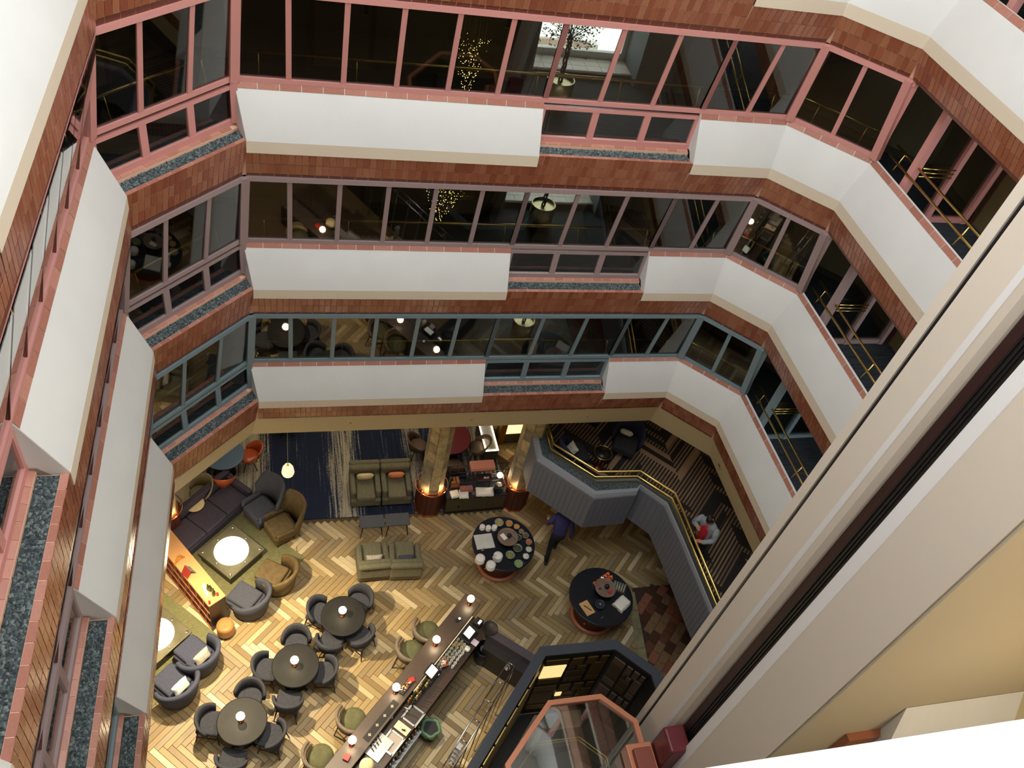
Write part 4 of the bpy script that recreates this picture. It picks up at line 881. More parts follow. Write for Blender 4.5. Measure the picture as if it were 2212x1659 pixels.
# columns with copper collars
stonecol = [mat('travertine_%d' % k, s2l(*c), .55, var=.3, scale=7, bump=.4, bscale=18) for k, c in enumerate(((186, 168, 122), (160, 148, 116), (198, 178, 134), (140, 134, 112)))]
rust = mat('oxblood_panel', s2l(84, 36, 26), .4); cl_glow = mat('amber_lining', s2l(230, 150, 80), .4, .5)
def column(x, y, label):
    t = thing('column', label, 'column', (x, y, 0))
    ph = PI/8; r = .27; k8 = [(math.cos(ph+i*PI/4), math.sin(ph+i*PI/4)) for i in range(8)]
    MB().prism([(r*.97*a, r*.97*b) for a, b in k8], 0, 3.95).build('core', mat('column_joint', s2l(120, 108, 80), .8), t)
    rr = random.Random(int(x*10))
    for i in range(8):
        a, b = V2(k8[i])*r, V2(k8[(i+1) % 8])*r; c = (a+b)/2*1.0; ang = math.atan2((b-a).y, (b-a).x); z = .6; 
        while z < 3.9:
            h = min(rr.uniform(.28, .42), 3.94-z); MB().box((c.x, c.y, z+h/2), ((b-a).length-.008, .02, h-.008), ang).build('stone_slab', rr.choice(stonecol), t); z += h
    R = .33
    for i in range(8):
        a, b = V2(k8[i])*R, V2(k8[(i+1) % 8])*R; c = (a+b)/2; ang = math.atan2((b-a).y, (b-a).x); nrm = c.normalized()
        for s_ in (-.25, .25): q = a.lerp(b, .5+s_); MB().box((q.x, q.y, .46), ((b-a).length/2-.006, .02, .8), ang).build('panel', rust, t)
        q = c; MB().box((q.x+nrm.x*.008, q.y+nrm.y*.008, .035), ((b-a).length+.01, .02, .07), ang).build('kick_band', copper, t)
        q = c-nrm*.03; MB().box((q.x, q.y, .84), ((b-a).length*.9, .012, .1), ang).build('lining', cl_glow, t)
    MB().prism([(R*.95*a, R*.95*b) for a, b in k8], .78, .8).build('ledge', cl_glow, t)
    MB().tube([(.385*math.cos(i*PI/12), .385*math.sin(i*PI/12), .92) for i in range(24)], .011, 6, closed=True).build('ring', copper, t)
    for i in range(8): a, b = k8[i]; MB().tube([(a*.33, b*.33, .82), (a*.385, b*.385, .92)], .008, 5).build('ring_bracket', copper, t)
    MB().lathe([(.07, .8), (.04, .88), (.001, .93)], (-.24, -.17, 0), 14).build('uplight', copper, t)
    for dx, dy in ((-.2, -.26), (.24, -.2)): point('uplight_glow', (x+dx*1.05, y+dy*1.05, .96), 2.4, (1, .6, .28), .02)
column(3.38, 11.56, 'octagonal stone column in a copper-ringed oxblood collar, left of the sideboard'); column(5.5, 11.56, 'octagonal stone column in an oxblood collar, right of the sideboard beside the grey wall')
column(-2.45, 11.3, 'octagonal stone column with copper ring behind the sofa, at the left wall')
# sideboard with black rack
sb = thing('sideboard', 'olive grey sideboard with a black metal rack between the stone columns', 'sideboard', (4.48, 11.6, 0), .03); sbm = mat('olive_lacquer', s2l(72, 68, 44), .45)
MB().box((0, 0, .31), (1.46, .5, .54)).build('body', sbm, sb, bev=.005, seg=1); MB().box((0, 0, .6), (1.5, .54, .035)).build('top', mat('blue_black_top', s2l(38, 42, 54), .25), sb, bev=.005, seg=1); MB().box((0, 0, .025), (1.5, .54, .05)).build('plinth', black, sb)
for k, (x, w) in enumerate(((-.53, .36), (-.02, .6), (.5, .4))):
    dr = MB().box((x, -.256, .32), (w, .014, .47)).build('door', sbm, sb)
    for zz in (.14, .5):
        for s_ in (-1, 1): MB().ball((x+s_*(w/2-.05), -.265, zz), .008, 6).build('stud', brass, dr)
for k in range(4): MB().box((-.42, -.266, .2+k*.03), (.05, .006, .012)).build('vent', black, sb)
rk = thing('rack', 'black metal frame rack standing on the olive sideboard', 'rack', (4.48, 11.68, .618), .03)
def rod(a, b, r=.01, m=black, p=None, nm='rod'): return MB().tube([a, b], r, 6).build(nm, m, p)
for y in (-.1, .1):
    for x in (-.7, -.25, .32, .7): rod((x, y, 0), (x, y, .66), p=rk)
    for z in (.25, .66): rod((-.7, y, z), (.7, y, z), p=rk)
for x in (-.7, -.5, -.25, .32, .52, .7):
    for z in (.25, .66): rod((x, -.1, z), (x, .1, z), p=rk)
def lbox(name, c, d, m, label, cat, rz=0., bev=.004, grp=None):
    o = MB().box((0, 0, d[2]/2), d).build(name, m, loc=c, bev=bev); o.rotation_euler = (0, 0, rz); return tag(o, label, cat, grp)
pinkb = mat('salmon_box', s2l(216, 140, 116), .5)
lbox('storage_box', (4.55, 11.7, 1.29), (.58, .24, .1), pinkb, 'long salmon box on top of the black rack', 'box', .03)
lbox('storage_box', (4.23, 11.52, .625), (.3, .12, .12), mat('dusty_rose_box', s2l(172, 110, 98), .5), 'dusty rose box under the rack on the sideboard', 'box', .03)
t = thing('tray', 'dark red open tray holding a cream card on the rack shelf', 'tray', (4.66, 11.67, .88), .03)
MB().box((0, 0, .006), (.34, .17, .012)).build('base', rust, t)
for x, y, w, d in ((0, -.085, .34, .01), (0, .085, .34, .01), (-.17, 0, .01, .17), (.17, 0, .01, .17)): MB().box((x, y, .03), (w, d, .05)).build('side', rust, t)
MB().box((.05, 0, .018), (.13, .06, .01)).build('card', paper, t)
for k in range(6): bottle(4.3+k*.085, 11.7, .88, mat('dark_glass', (.03, .03, .04), .1), 'small dark bottle lined up on the rack behind the tray', 'dark bottles lined up on the rack', .2, .03)
bottle(3.9, 11.72, .62, gb, 'dark bottle in the wooden crate at the left of the sideboard', None, .3, .045); lbox('crate', (3.98, 11.72, .618), (.2, .2, .18), mat('amber_crate', s2l(186, 112, 62), .5), 'amber wooden crate at the left end of the rack', 'box', .05)
def cloth(c, w, d, label, m=paper, rz=0., layers=3):
    t = thing('folded_cloth', label, 'cloth', c, rz)
    for k in range(layers):
        n = 8; vs = []; fs = []; rr = random.Random(int(w*1000)+k)
        for z0 in (0, 1):
            for i in range(n+1):
                for j in range(n+1): vs.append(((i/n-.5)*w+rr.uniform(-.006, .006), (j/n-.5)*d*(1-.06*k)+rr.uniform(-.008, .008), k*.02+z0*.018+(rr.uniform(0, .007) if z0 else 0)))
        N = (n+1)**2
        for i in range(n):
            for j in range(n):
                a = i*(n+1)+j; fs += [(N+a, N+a+n+1, N+a+n+2, N+a+1), (a, a+1, a+n+2, a+n+1)]
        for i in range(n):
            a, b = i*(n+1), (i+1)*(n+1); fs += [(a, b, N+b, N+a), (a+n, N+a+n, N+b+n, b+n), (i, N+i, N+i+1, i+1), (n*(n+1)+i, n*(n+1)+i+1, N+n*(n+1)+i+1, N+n*(n+1)+i)]
        MB().add(vs, fs, 0, None, True).build('fold', m, t)
    return t
cloth((3.94, 11.42, .618), .2, .2, 'crumpled white napkins at the left end of the sideboard', rz=.2); cloth((4.16, 11.41, .618), .22, .24, 'folded white napkin left of the steel cutlery holder on the sideboard', rz=-.1, layers=2); cloth((4.67, 11.44, .618), .42, .24, 'wide folded white cloth on the sideboard', rz=-.05)
lbox('cutlery_holder', (4.4, 11.43, .618), (.1, .14, .06), chrome, 'steel cutlery holder between the white cloths', 'holder'); 
t = thing('coffee_urn', 'round black urn with a pale lid at the right of the sideboard', 'urn', (5.02, 11.5, .618)); MB().lathe([(.1, 0), (.115, .02), (.115, .16), (.1, .18)], n=24).build('body', black, t); MB().ball((0, 0, .2), .06, 14).build('lid', whitec, t)
t = thing('sideboard_lamp', 'glowing globe lamp in the right end of the rack', 'lamp', (5.06, 11.72, .618)); MB().lathe([(.05, 0), (.05, .01), (.012, .03), (.012, .2)], n=14).build('stem', copper, t); MB().ball((0, 0, .28), .07, 16).build('globe', bulb, t); point('lamp_light', (5.06, 11.72, .9), 4, (1, .75, .45), .07)
# far left: pendant, blue table, orange chairs, white table
t = thing('pendant_lamp', 'cream glowing bell pendant over the blue carpet', 'lamp', (*at(622, 1017, 1.9)[:2], 1.8)); MB().lathe([(.03, .3), (.07, .29), (.115, .2), (.135, .06), (.12, 0), (.11, .0)], n=28).build('shade', mat('glowing_opal_shade', s2l(255, 240, 205), .5, emit=(1, .84, .56), es=.7), t); MB().cyl((0, 0, .3), .03, .03).build('collar', brass, t); rod((0, 0, .32), (0, 0, 2.14), .006, mat('grey_cord', s2l(150, 150, 140), .6), t, 'cord')
t = thing('round_table', 'round blue topped table at the far left on the carpet', 'table', (-1.28, 12.83, .014)); MB().lathe([(.43, .7), (.46, .71), (.46, .73), (.44, .735)], n=40).build('tabletop', mat('steel_blue_top', s2l(86, 110, 136), .35), t); MB().lathe([(.25, 0), (.25, .02), (.04, .05), (.04, .7)], n=20).build('pedestal', black, t)
def shellchair(m, label, loc, rz, grp, inner=None, name='shell_chair', legm_=black):
    t = thing(name, label, 'chair', loc, rz, grp)
    b = MB(); b.arcwall(.2, .235, PI-.25, 2*PI+.25, .38, lambda s: .5+.3*math.sin(PI*s)**1.2, 18, .22, 1.0, round_=.012); b.build('backrest', m, t)
    MB().lathe([(.12, .36), (.2, .38), (.225, .42), (.2, .45), (.05, .44)], n=24).build('seat', inner or m, t)
    for k in range(4): a = PI/4+k*PI/2; MB().tube([(.08*math.cos(a), .08*math.sin(a), .37), (.22*math.cos(a), .22*math.sin(a), 0)], .012, 6).build('leg', legm_, t)
    return t
orange = mat('orange_lacquer', s2l(196, 96, 52), .25, coat=.5)
shellchair(orange, 'glossy orange shell chair right of the blue round table', (-.72, 12.98, .014), math.radians(95), 'orange shell chairs'); shellchair(orange, 'glossy orange shell chair in front of the blue round table', (-1.28, 12.33, .014), math.radians(-5), 'orange shell chairs')
t = thing('round_table', 'small round cream table behind the sofa', 'table', (*at(420, 1088, .5)[:2], .014)); MB().lathe([(.2, .46), (.21, .47), (.21, .49), (.2, .495)], n=32).build('tabletop', cream_f, t); MB().cyl((0, 0, 0), .03, .46).build('stem', black, t); MB().lathe([(.15, 0), (.15, .02), (.03, .03)], n=24).build('foot', black, t)
shellchair(mat('sage_leather', s2l(132, 126, 96), .6), 'sage small chair tucked behind the sofa', (-1.78, 11.98, .014), 2.4, 'sage chair'); shellchair(fab_taupe, 'taupe chair at the back of the carpet under the fascia', (.15, 14.0, .014), 0, 'taupe far chair')
# red round table with four taupe tub chairs
t = thing('round_table', 'large round red topped table behind the left stone column', 'table', (4.05, 13.08, .014)); MB().lathe([(.5, .7), (.54, .71), (.54, .735), (.52, .74)], n=44).build('tabletop', mat('oxblood_top', s2l(122, 52, 58), .3), t); MB().lathe([(.3, 0), (.3, .02), (.05, .05), (.05, .7)], n=20).build('pedestal', black, t)
for x, y, nm in ((3.3, 13.1, 'left'), (4.78, 12.95, 'right'), (4.12, 12.4, 'near'), (4.0, 13.8, 'far')): shellchair(fab_taupe, 'taupe leather tub chair at the %s side of the red round table' % nm, (x, y, .014), math.atan2(13.08-y, 4.05-x)-PI/2, 'taupe chairs round the red table')
# lit display box, brass louvre and copper cone
t = thing('display_plinth', 'low plinth with a white lit framed top beyond the red table', 'plinth', (5.1, 13.25, .014), .03); MB().box((0, 0, .25), (.34, 1.0, .5)).build('body', mat('dark_plinth', s2l(60, 54, 48), .5), t); MB().box((0, 0, .505), (.3, .94, .02)).build('top_panel', whitec, t)
litw = mat('lit_edge', (1, .95, .8), .5, emit=(1, .9, .6), es=5)
for x, y, w, d in ((0, -.49, .34, .03), (-.16, 0, .025, 1.0), (.16, 0, .025, 1.0)): MB().box((x, y, .52), (w, d, .02)).build('light_strip', litw, t)
t = thing('louvre_cabinet', 'brass cabinet with a stack of glowing gold louvres', 'cabinet', (5.72, 13.5, 0), .03); MB().box((-.2, 0, .55), (.16, .3, 1.1)).build('brass_side', mat('aged_brass', s2l(150, 106, 40), .35, .8), t); MB().box((.1, .02, .18), (.42, .24, .36)).build('body', mat('grey_cabinet', s2l(88, 84, 72), .6), t)
for k in range(6): MB().box((.1, -.05, .42+k*.1), (.42, .14, .035)).build('louvre', mat('glowing_gold', s2l(230, 190, 90), .4, emit=(1, .75, .28), es=1.6), t)
c = at(1110, 988, .1); t = thing('copper_cone', 'small faceted copper pyramid on the floor beside the right column', 'ornament', (c.x, c.y, .004)); MB().lathe([(.14, 0), (.001, .22)], n=4, sm=False, cap=False).build('cone', coppaint, t)
# ------------------------------------------------------------------ buffet islands
navyt = mat('black_blue_top', s2l(24, 28, 36), .35)
def island(c, label, r=.72):
    t = thing('buffet_table', label, 'table', (*c, 0), 0, 'round buffet islands')
    MB().lathe([(r-.03, .78), (r, .79), (r, .83), (r-.015, .84)], n=56).build('tabletop', navyt, t)
    MB().lathe([(r*.62, .05), (r*.62, .78)], n=40).build('drum', rust, t); MB().lathe([(r*.72, 0), (r*.72, .06), (r*.62, .07)], n=40).build('kick_ring', coppaint, t)
    MB().tube([((r+.03)*math.cos(-2.35+i*.03), (r+.03)*math.sin(-2.35+i*.03), .72) for i in range(3)], .01, 6).build('hook', brass, t)
I1 = at(1088, 1173, .84); I2 = at(1299, 1288, .84)
island(I1[:2], 'round black buffet table covered with white plates and salad bowls'); island(I2[:2], 'round black buffet table with a wooden board and folded napkins')
def P3(u, v, z): q = at(u, v, z); return (q.x, q.y, z)
def stack(u, v, r, n, label, grp, h=.013):
    t = thing('plate_stack', label, 'plates', P3(u, v, .84), 0, grp)
    for k in range(n): MB().lathe([(r*.55, k*h), (r*.97, k*h+.006), (r, k*h+h*.9), (r*.6, k*h+.007)], n=26).build('plate', whitec, t)
for u, v, lb in ((1036, 1212, 'tall stack of white plates, left one of the near three on the round buffet'), (1059, 1226, 'tall stack of white plates, front one of the near three'), (1074, 1207, 'tall stack of white plates, right one of the near three')): stack(u, v, .105, 11, lb, 'stacks of white plates')
for u, v, lb in ((1041, 1142, 'small stack of white saucers, left of the row'), (1054, 1144, 'small stack of white saucers, middle of the row'), (1067, 1143, 'small stack of white saucers, right of the row')): stack(u, v, .062, 8, lb, 'stacks of white saucers')
for (u, v), zt in (((1040, 1190), .99), ((1063, 1205), .99)):
    t = thing('serving_tongs', 'steel serving tongs lying on the %s plate stack' % ('left' if u < 1050 else 'front'), 'tongs', P3(u, v, zt), .5)
    for s_ in (-1, 1): MB().tube([(0, 0, .006), (.05, s_*.02, .01), (.12, s_*.012, .006)], .004, 5).build('arm', chrome, t)
o = lbox('serving_board', P3(1046, 1170, .84), (.42, .38, .018), mat('white_marble', s2l(214, 212, 206), .3, var=.1, scale=3), 'square pale marble serving board on the round buffet', 'board', .06)
foods = [((1077, 1130), .105, (176, 158, 104), 'beige grain salad'), ((1099, 1132), .085, (212, 140, 48), 'orange diced fruit'), ((1115, 1139), .07, (228, 150, 66), 'orange melon pieces'), ((1125, 1149), .06, (150, 120, 76), 'brown nuts'),
         ((1134, 1158), .078, (116, 92, 52), 'brown olives'), ((1118, 1162), .082, (70, 62, 38), 'dark olives'), ((1141, 1172), .075, (196, 108, 66), 'diced red salmon'), ((1117, 1185), .105, (76, 84, 44), 'dark green leaves'),
         ((1141, 1188), .075, (222, 210, 176), 'cream cheese cubes'), ((1101, 1200), .105, (132, 142, 66), 'mixed green salad'), ((1135, 1203), .078, (236, 232, 224), 'white feta'), ((1119, 1219), .1, (138, 168, 92), 'pale green lettuce')]
for (u, v), r, cc, lb in foods:
    t = thing('salad_bowl', 'glass bowl of %s on the round buffet' % lb, 'bowl', P3(u, v+2, .84), 0, 'salad bowls')
    MB().lathe([(r*.5, 0), (r*.85, .03), (r, .075), (r*.94, .075), (r*.8, .035), (r*.4, .012)], n=26).build('bowl', mat('pale_glass_bowl', s2l(160, 164, 156), .12, spec=.9), t)
    b = MB(); rr = random.Random(int(u)); b.lathe([(r*.85, .045), (r*.5, .07), (.001, .075)], n=20, cap=False)
    for k in range(46): a = rr.uniform(0, 2*PI); q = r*.78*math.sqrt(rr.random()); s_ = rr.uniform(.008, .016); b.box((q*math.cos(a), q*math.sin(a), .068), (s_*2, s_*1.3, s_), a*3, rx=rr.uniform(-.6, .6))
    m = mat('food_'+lb.replace(' ', '_'), s2l(*cc), .55, var=.35, scale=40); o = b.build('food', m, t); o['kind'] = 'stuff'
    if cc[0] > 130: MB().tube([(0, 0, .08), (r*1.1, -.02 if u > 1110 else .03, .1)], .005, 5).build('spoon', chrome, t)
def tier(u, v, label, items):
    c = P3(u, v, 1.06); t = thing('tiered_stand', label, 'stand', (c[0], c[1], .84)); MB().lathe([(.02, 0), (.1, .005), (.02, .02), (.015, .21), (.06, .21)], n=20).build('stem', black, t)
    MB().lathe([(.2, .21), (.235, .215), (.235, .235), (.22, .235), (.21, .226)], n=40).build('plate', mat('brown_wood_plate', s2l(134, 112, 96), .45, var=.2, scale=5), t)
    MB().ball((.02, 0, .28), .055, 16).build('knob', black, t)
    for nm, x, y, d, m in items: MB().box((x, y, .24+d[2]/2), d, .5).build(nm, m, t)
tier(1097, 1160, 'round wooden stand with a white card and black knob on the salad buffet', [('card', -.1, .0, (.1, .16, .01), paper), ('clip', .12, -.04, (.02, .12, .02), steel)])
tier(1308, 1270, 'round wooden stand with berries and a black knob on the second buffet', [('berries', .06, -.12, (.08, .06, .02), red), ('flower', -.14, -.02, (.05, .04, .02), mat('violet_flower', s2l(74, 40, 92), .6))])
t = thing('copper_cups', 'crate of shiny copper cups on the second buffet', 'cups', P3(1302, 1256, .84), .5)
MB().box((0, 0, .02), (.46, .2, .04)).build('crate', coppaint, t)
for i in range(5):
    for j in range(2): MB().lathe([(.034, 0), (.04, .08), (.036, .08), (.03, .01)], (-.18+i*.09, -.05+j*.1, .03), 14).build('cup', copper if i != 2 else chrome, t)
t = thing('glass_rack', 'fan of pale green glassware on a tray, right of the copper cups', 'glasses', P3(1337, 1270, .84), -.5); MB().box((0, 0, .01), (.3, .24, .02)).build('tray', mat('brown_wood', s2l(92, 58, 44), .5), t)
for i in range(5): MB().tube([(-.1+i*.05, -.1, .04), (-.12+i*.06, .1, .06)], [.018, .026], 10).build('glass', mat('sage_glass', s2l(150, 158, 140), .15), t)
cloth(P3(1342, 1306, .84), .34, .27, 'stack of folded white napkins on the second buffet', rz=.6, layers=4)
t = thing('cutting_board', 'light wooden cutting board with a black knife', 'board', P3(1268, 1314, .84), .35); MB().box((0, 0, .01), (.22, .33, .02)).build('board', mat('maple', s2l(216, 172, 112), .5, var=.1, scale=6), t, bev=.006); mb = MB(); bar3(mb, (-.04, .08, .026), (.05, -.1, .026), .018, .01, (0, 0, 1)); mb.build('knife', black, t)
t = thing('smoke_glass_bowl', 'dark smoked glass bowl in the middle of the second buffet', 'bowl', P3(1294, 1309, .84)); MB().lathe([(.05, 0), (.1, .03), (.115, .09), (.105, .09), (.09, .03), (.03, .01)], n=26).build('bowl', mat('smoke_glass', s2l(56, 60, 70), .1), t)
o = MB().tube([(0, 0, 0), (.12, .06, 0)], .005, 6).build('knife', steel, loc=(*P3(1298, 1336, .846)[:2], .846)); tag(o, 'thin steel knife at the near edge of the second buffet', 'knife')
# ------------------------------------------------------------------ the bar
bart = mat('dark_bar_top', s2l(74, 62, 54), .35, var=.12, scale=3); barf = mat('bar_front', s2l(46, 38, 34), .5); barb = mat('brown_work_top', s2l(62, 48, 40), .35)
OB = Vector((3.83, 8.44)); BX, BY = Vector((-.697, -.717)), Vector((.717, -.697)); brz = math.atan2(-.717, -.697)
def bw(x, y): p = OB+BX*x+BY*y; return p.x, p.y
def bl(u, v, z):
    p = at(u, v, z); d = V2(p)-OB; return d.dot(BX), d.dot(BY)
# local frame of the bar: x runs down towards the lower left, y towards the bartender's side
bar = thing('bar_counter', 'long dark bar counter running diagonally to the bottom of the view', 'bar', (OB.x, OB.y, 0), brz)
MB().prism([(0, -.2), (-.02, -.12), (0, .19), (5.2, .19), (5.2, -.2)], 1.03, 1.07).build('counter_top', bart, bar, bev=.01)
MB().box((2.65, -.06, .515), (5.1, .1, 1.03)).build('front_panel', barf, bar)
for k in range(8): MB().box((.45+k*.62, -.118, .52), (.58, .014, .88)).build('panel', barf, bar)
MB().tube([(.2, -.2, .22), (5.1, -.2, .22)], .018, 8).build('foot_rail', brass, bar)
wk = thing('work_counter', 'lower brown work counter behind the bar with steel sinks', 'counter', (OB.x, OB.y, 0), brz)
MB().box((2.75, .41, .88), (5.0, .42, .04)).build('work_top', barb, wk); MB().box((2.75, .36, .43), (4.96, .3, .84)).build('body', blk, wk)
for k in range(6): MB().box((.6+k*.8, .52, .45), (.76, .016, .74)).build('cabinet_door', barf, wk)
led = mat('bar_led', (1, .85, .6), .5, emit=(1, .8, .5), es=.8)
MB().box((1.3, .198, .98), (2.0, .012, .02)).build('light_strip', led, wk)
rb = thing('return_counter', 'dark counter return with a purple-grey ledge between bar and lift screen', 'counter', (0, 0, 0))
MB().prism([(4.12, 7.86), (4.28, 7.72), (5.02, 7.08), (4.75, 6.78), (3.92, 7.5)], 0, .72).build('body', mat('dark_counter', s2l(38, 32, 30), .5), rb)
MB().prism([(4.12, 7.86), (5.02, 7.08), (4.9, 6.95), (4.0, 7.72)], .72, .9).build('ledge', mat('purple_grey_ledge', s2l(84, 76, 82), .5), rb)
def steelbox(name, c, w, d, label, inner, dep=.14):
    t = thing(name, label, 'sink', c, brz); h = c[2]
    for x, y, ww, dd in ((-w/2, 0, .035, d), (w/2, 0, .035, d), (0, -d/2, w+.035, .035), (0, d/2, w+.035, .035)): MB().box((x, y, .012), (ww, dd, .024)).build('rim', steel, t)
    MB().box((0, 0, -.0), (w-.02, d-.02, .006)).build('basin', inner, t); return t
p = at(884, 1560, .92); 
x1, y1 = bl(893, 1546, .92); x2, y2 = bl(846, 1604, .92); xm, ym = bl(869, 1574, .92)
steelbox('sink', (*bw(x1, y1), .905), .3, .3, 'steel bar sink with a dark basin and a chrome tap', barf)
steelbox('ice_well', (*bw(x2, y2), .905), .36, .3, 'steel ice well full of pale ice', mat('ice', s2l(160, 150, 146), .3, bump=.8, bscale=60))
lbox('cutting_board', (*bw(xm, ym), .93), (.16, .3, .015), mat('cream_board', s2l(222, 196, 170), .5), 'pale cutting board bridging the two bar sinks', 'board', brz)
q = at(868, 1576, .95); o = MB().tube([(0, 0, .01), (.06, -.03, .02)], .014, 8).build('scoop', black, loc=(q.x, q.y, .95)); tag(o, 'black scoop on the pale board between the sinks', 'scoop')
q = at(871, 1532, 1.0); t = thing('tap', 'chrome tap over the dark sink', 'tap', (q.x, q.y, .9)); MB().tube([(0, 0, 0), (0, 0, .2), (.05, -.05, .24), (.1, -.1, .2)], .012, 8).build('spout', chrome, t)
x, y = bl(812, 1608, .95); t = thing('draining_board', 'wide perforated steel draining board with chrome taps beside the bar', 'drainer', (*bw(x, y-.0), .9), brz)
MB().box((0, 0, .02), (.46, .46, .03)).build('plate', mat('bright_steel', s2l(205, 200, 192), .3, .8), t)
for i in range(14):
    for j in range(7): MB().box((-.2+i*.03, -.21+j*.035, .0365), (.012, .012, .002)).build('hole', black, t) if (i+j) % 1 == 0 and i < 10 else None
for k in range(4): MB().tube([(.12-k*.07, .05, .04), (.1-k*.07, -.02, .1), (.06-k*.07, -.06, .06)], .012, 7).build('bottle_pourer', chrome, t)
MB().lathe([(.035, .036), (.038, .04), (.001, .042)], (.14, -.15, 0), 14).build('drain_cap', mat('pale_blue_cap', s2l(170, 196, 205), .4), t)
rubber = mat('black_rubber', s2l(26, 24, 24), .7)
x, y = bl(823, 1556, 1.08); t = thing('bar_mat', 'long black rubber bar mat with four pale crosses', 'mat', (*bw(x, y), 1.071), brz); MB().box((0, 0, .005), (.9, .13, .01)).build('mat', rubber, t)
for k in range(4): MB().box((-.33+k*.22, 0, .0105), (.06, .018, .002)).build('mark', mat('pale_print', s2l(190, 180, 160), .7), t); MB().box((-.33+k*.22, 0, .0105), (.018, .06, .002)).build('mark', MATS['pale_print'], t)
lampn = ['farthest', 'second farthest', 'middle', 'nearest']
for (u, v), nm in zip(((1017, 1294), (943, 1382), (856, 1485), (761, 1599)), lampn): c = at(u, v, 1.07+.21); globe_lamp(c.x, c.y, 1.07, 'lit globe lamp on the bar counter, the %s of four' % nm, 'globe lamps on the bar', .075)
def screen(u, v, label, tilt=.7, w=.17, h=.24, col=(225, 228, 210), es=1.0):
    c = at(u, v, 1.03); t = thing('till_screen', label, 'screen', (c.x, c.y, .9), brz-PI/2)
    MB().box((0, 0, .14), (h+.04, .02, w+.06), rx=-tilt-.3).build('casing', black, t); MB().box((0, -.013, .148), (h, .006, w+.02), rx=-tilt-.3).build('display', mat('screen_white', s2l(*col), .4, emit=(.95, 1, .93), es=es), t)
    MB().box((0, .05, .03), (.2, .2, .06)).build('stand', black, t)
def flat(name, u, v, z, d, m, label, cat, rz=0., grp=None):
    c = at(u, v, z); return lbox(name, (c.x, c.y, z), d, m, label, cat, brz+rz, .003, grp)
sw = mat('screen_glow', s2l(225, 230, 215), .4, emit=(.92, 1, .92), es=.75); bluel = mat('blue_led', (.3, .4, 1), .4, emit=(.35, .45, 1), es=6)
for (u, v), lb in (((1013, 1368), 'till with a pale lit screen near the far end of the bar'), ((932, 1452), 'till with a pale lit screen halfway down the bar')):
    c = at(u, v, 1.02); t = thing('till', lb, 'till', (c.x, c.y, .9), brz)
    MB().box((0, -.02, .04), (.34, .3, .07)).build('base', black, t, bev=.008); cs = MB().box((0, 0, .15), (.27, .22, .02), rx=-.35).build('casing', black, t); MB().box((0, .002, .162), (.22, .165, .004), rx=-.35).build('display', sw, cs)
for (u, v), lb in (((947, 1456), 'small card reader with a bright blue-white light, right of the middle till'), ((930, 1475), 'small card reader with a bright blue-white light, below the middle till')):
    c = at(u, v, .95); t = thing('card_reader', lb, 'card reader', (c.x, c.y, .9), brz); MB().box((0, 0, .02), (.09, .06, .04)).build('body', black, t); MB().box((0, 0, .043), (.03, .03, .006)).build('display', bluel, t)
c = at(990, 1338, 1.09); t = thing('phone', 'black handheld phone with lit display on the bar counter', 'phone', (c.x, c.y, 1.07), .4); MB().box((0, 0, .015), (.13, .07, .03)).build('body', black, t, bev=.006); MB().box((.03, 0, .032), (.045, .045, .004)).build('display', mat('cool_display', (.6, .8, .9), .4, emit=(.7, .9, 1), es=1.2), t)
c = at(1033, 1345, .98); t = thing('receipt_printer', 'dark receipt printer with a white-blue lit top at the far end of the bar', 'printer', (c.x, c.y, .9), brz); MB().box((0, 0, .07), (.17, .17, .14)).build('body', black, t, bev=.012); MB().box((.0, .03, .142), (.1, .05, .004)).build('lit_slot', mat('cool_glow', (.8, .85, 1), .4, emit=(.8, .88, 1), es=1.6), t)
c = at(1059, 1357, .94); t = thing('round_tray', 'round black serving tray overhanging the far end of the work counter', 'tray', (c.x, c.y, .93)); MB().lathe([(.001, 0), (.15, 0), (.162, .03), (.15, .03), (.142, .008), (.001, .008)], n=36, cap=False).build('tray', mat('brown_black_tray', s2l(52, 44, 40), .5), t)
flat('menu', 1024, 1387, .93, (.13, .18, .012), mat('lilac_paper', s2l(216, 200, 220), .6), 'pale lilac menu card on the work counter', 'menu')
for (u, v), lb in (((1010, 1402), 'round white candle jar on the work counter'), ((999, 1395), 'glass jar beside the white candle jar')):
    c = at(u, v, .95); t = thing('jar', lb, 'jar', (c.x, c.y, .9)); MB().lathe([(.05, 0), (.055, .01), (.055, .08), (.001, .082)], n=22, cap=False).build('body', whitec if 'white candle jar on' in lb else mat('amber_glass', s2l(150, 130, 90), .1), t)
clearg = mat('bright_glass', s2l(190, 192, 186), .08, spec=1.)
k = 0; rr = random.Random(9)
for i in range(9):
    for j in range(4):
        x, y = .92+i*.085+rr.uniform(-.01, .01), .27+j*.075+rr.uniform(-.01, .01)
        if j > 1 and i > 6: continue
        h = .16 if j < 2 else .1; o = MB().lathe([(.028, 0), (.03, .004), (.005, .012), (.005, h*.45), (.03, h*.7), (.027, h)] if j < 2 else [(.024, 0), (.03, h), (.026, h), (.02, .01)], n=10, cap=False).build('drinking_glass', clearg, loc=(*bw(x, y), .9))
        tag(o, 'clear drinking glass in the rows standing on the work counter', 'glass', 'clear glasses in rows on the work counter')
for n_, (u, v) in enumerate(((976, 1385), (984, 1391), (990, 1392))): c = at(u, v, .98); o = MB().lathe([(.026, 0), (.03, .09), (.001, .085)], n=12, cap=False).build('amber_glass', mat('amber_drink', s2l(214, 160, 54), .2), loc=(c.x, c.y, .9)); tag(o, '%s amber filled tumbler beside the far till' % ('left', 'middle', 'right')[n_], 'glass', 'amber tumblers')
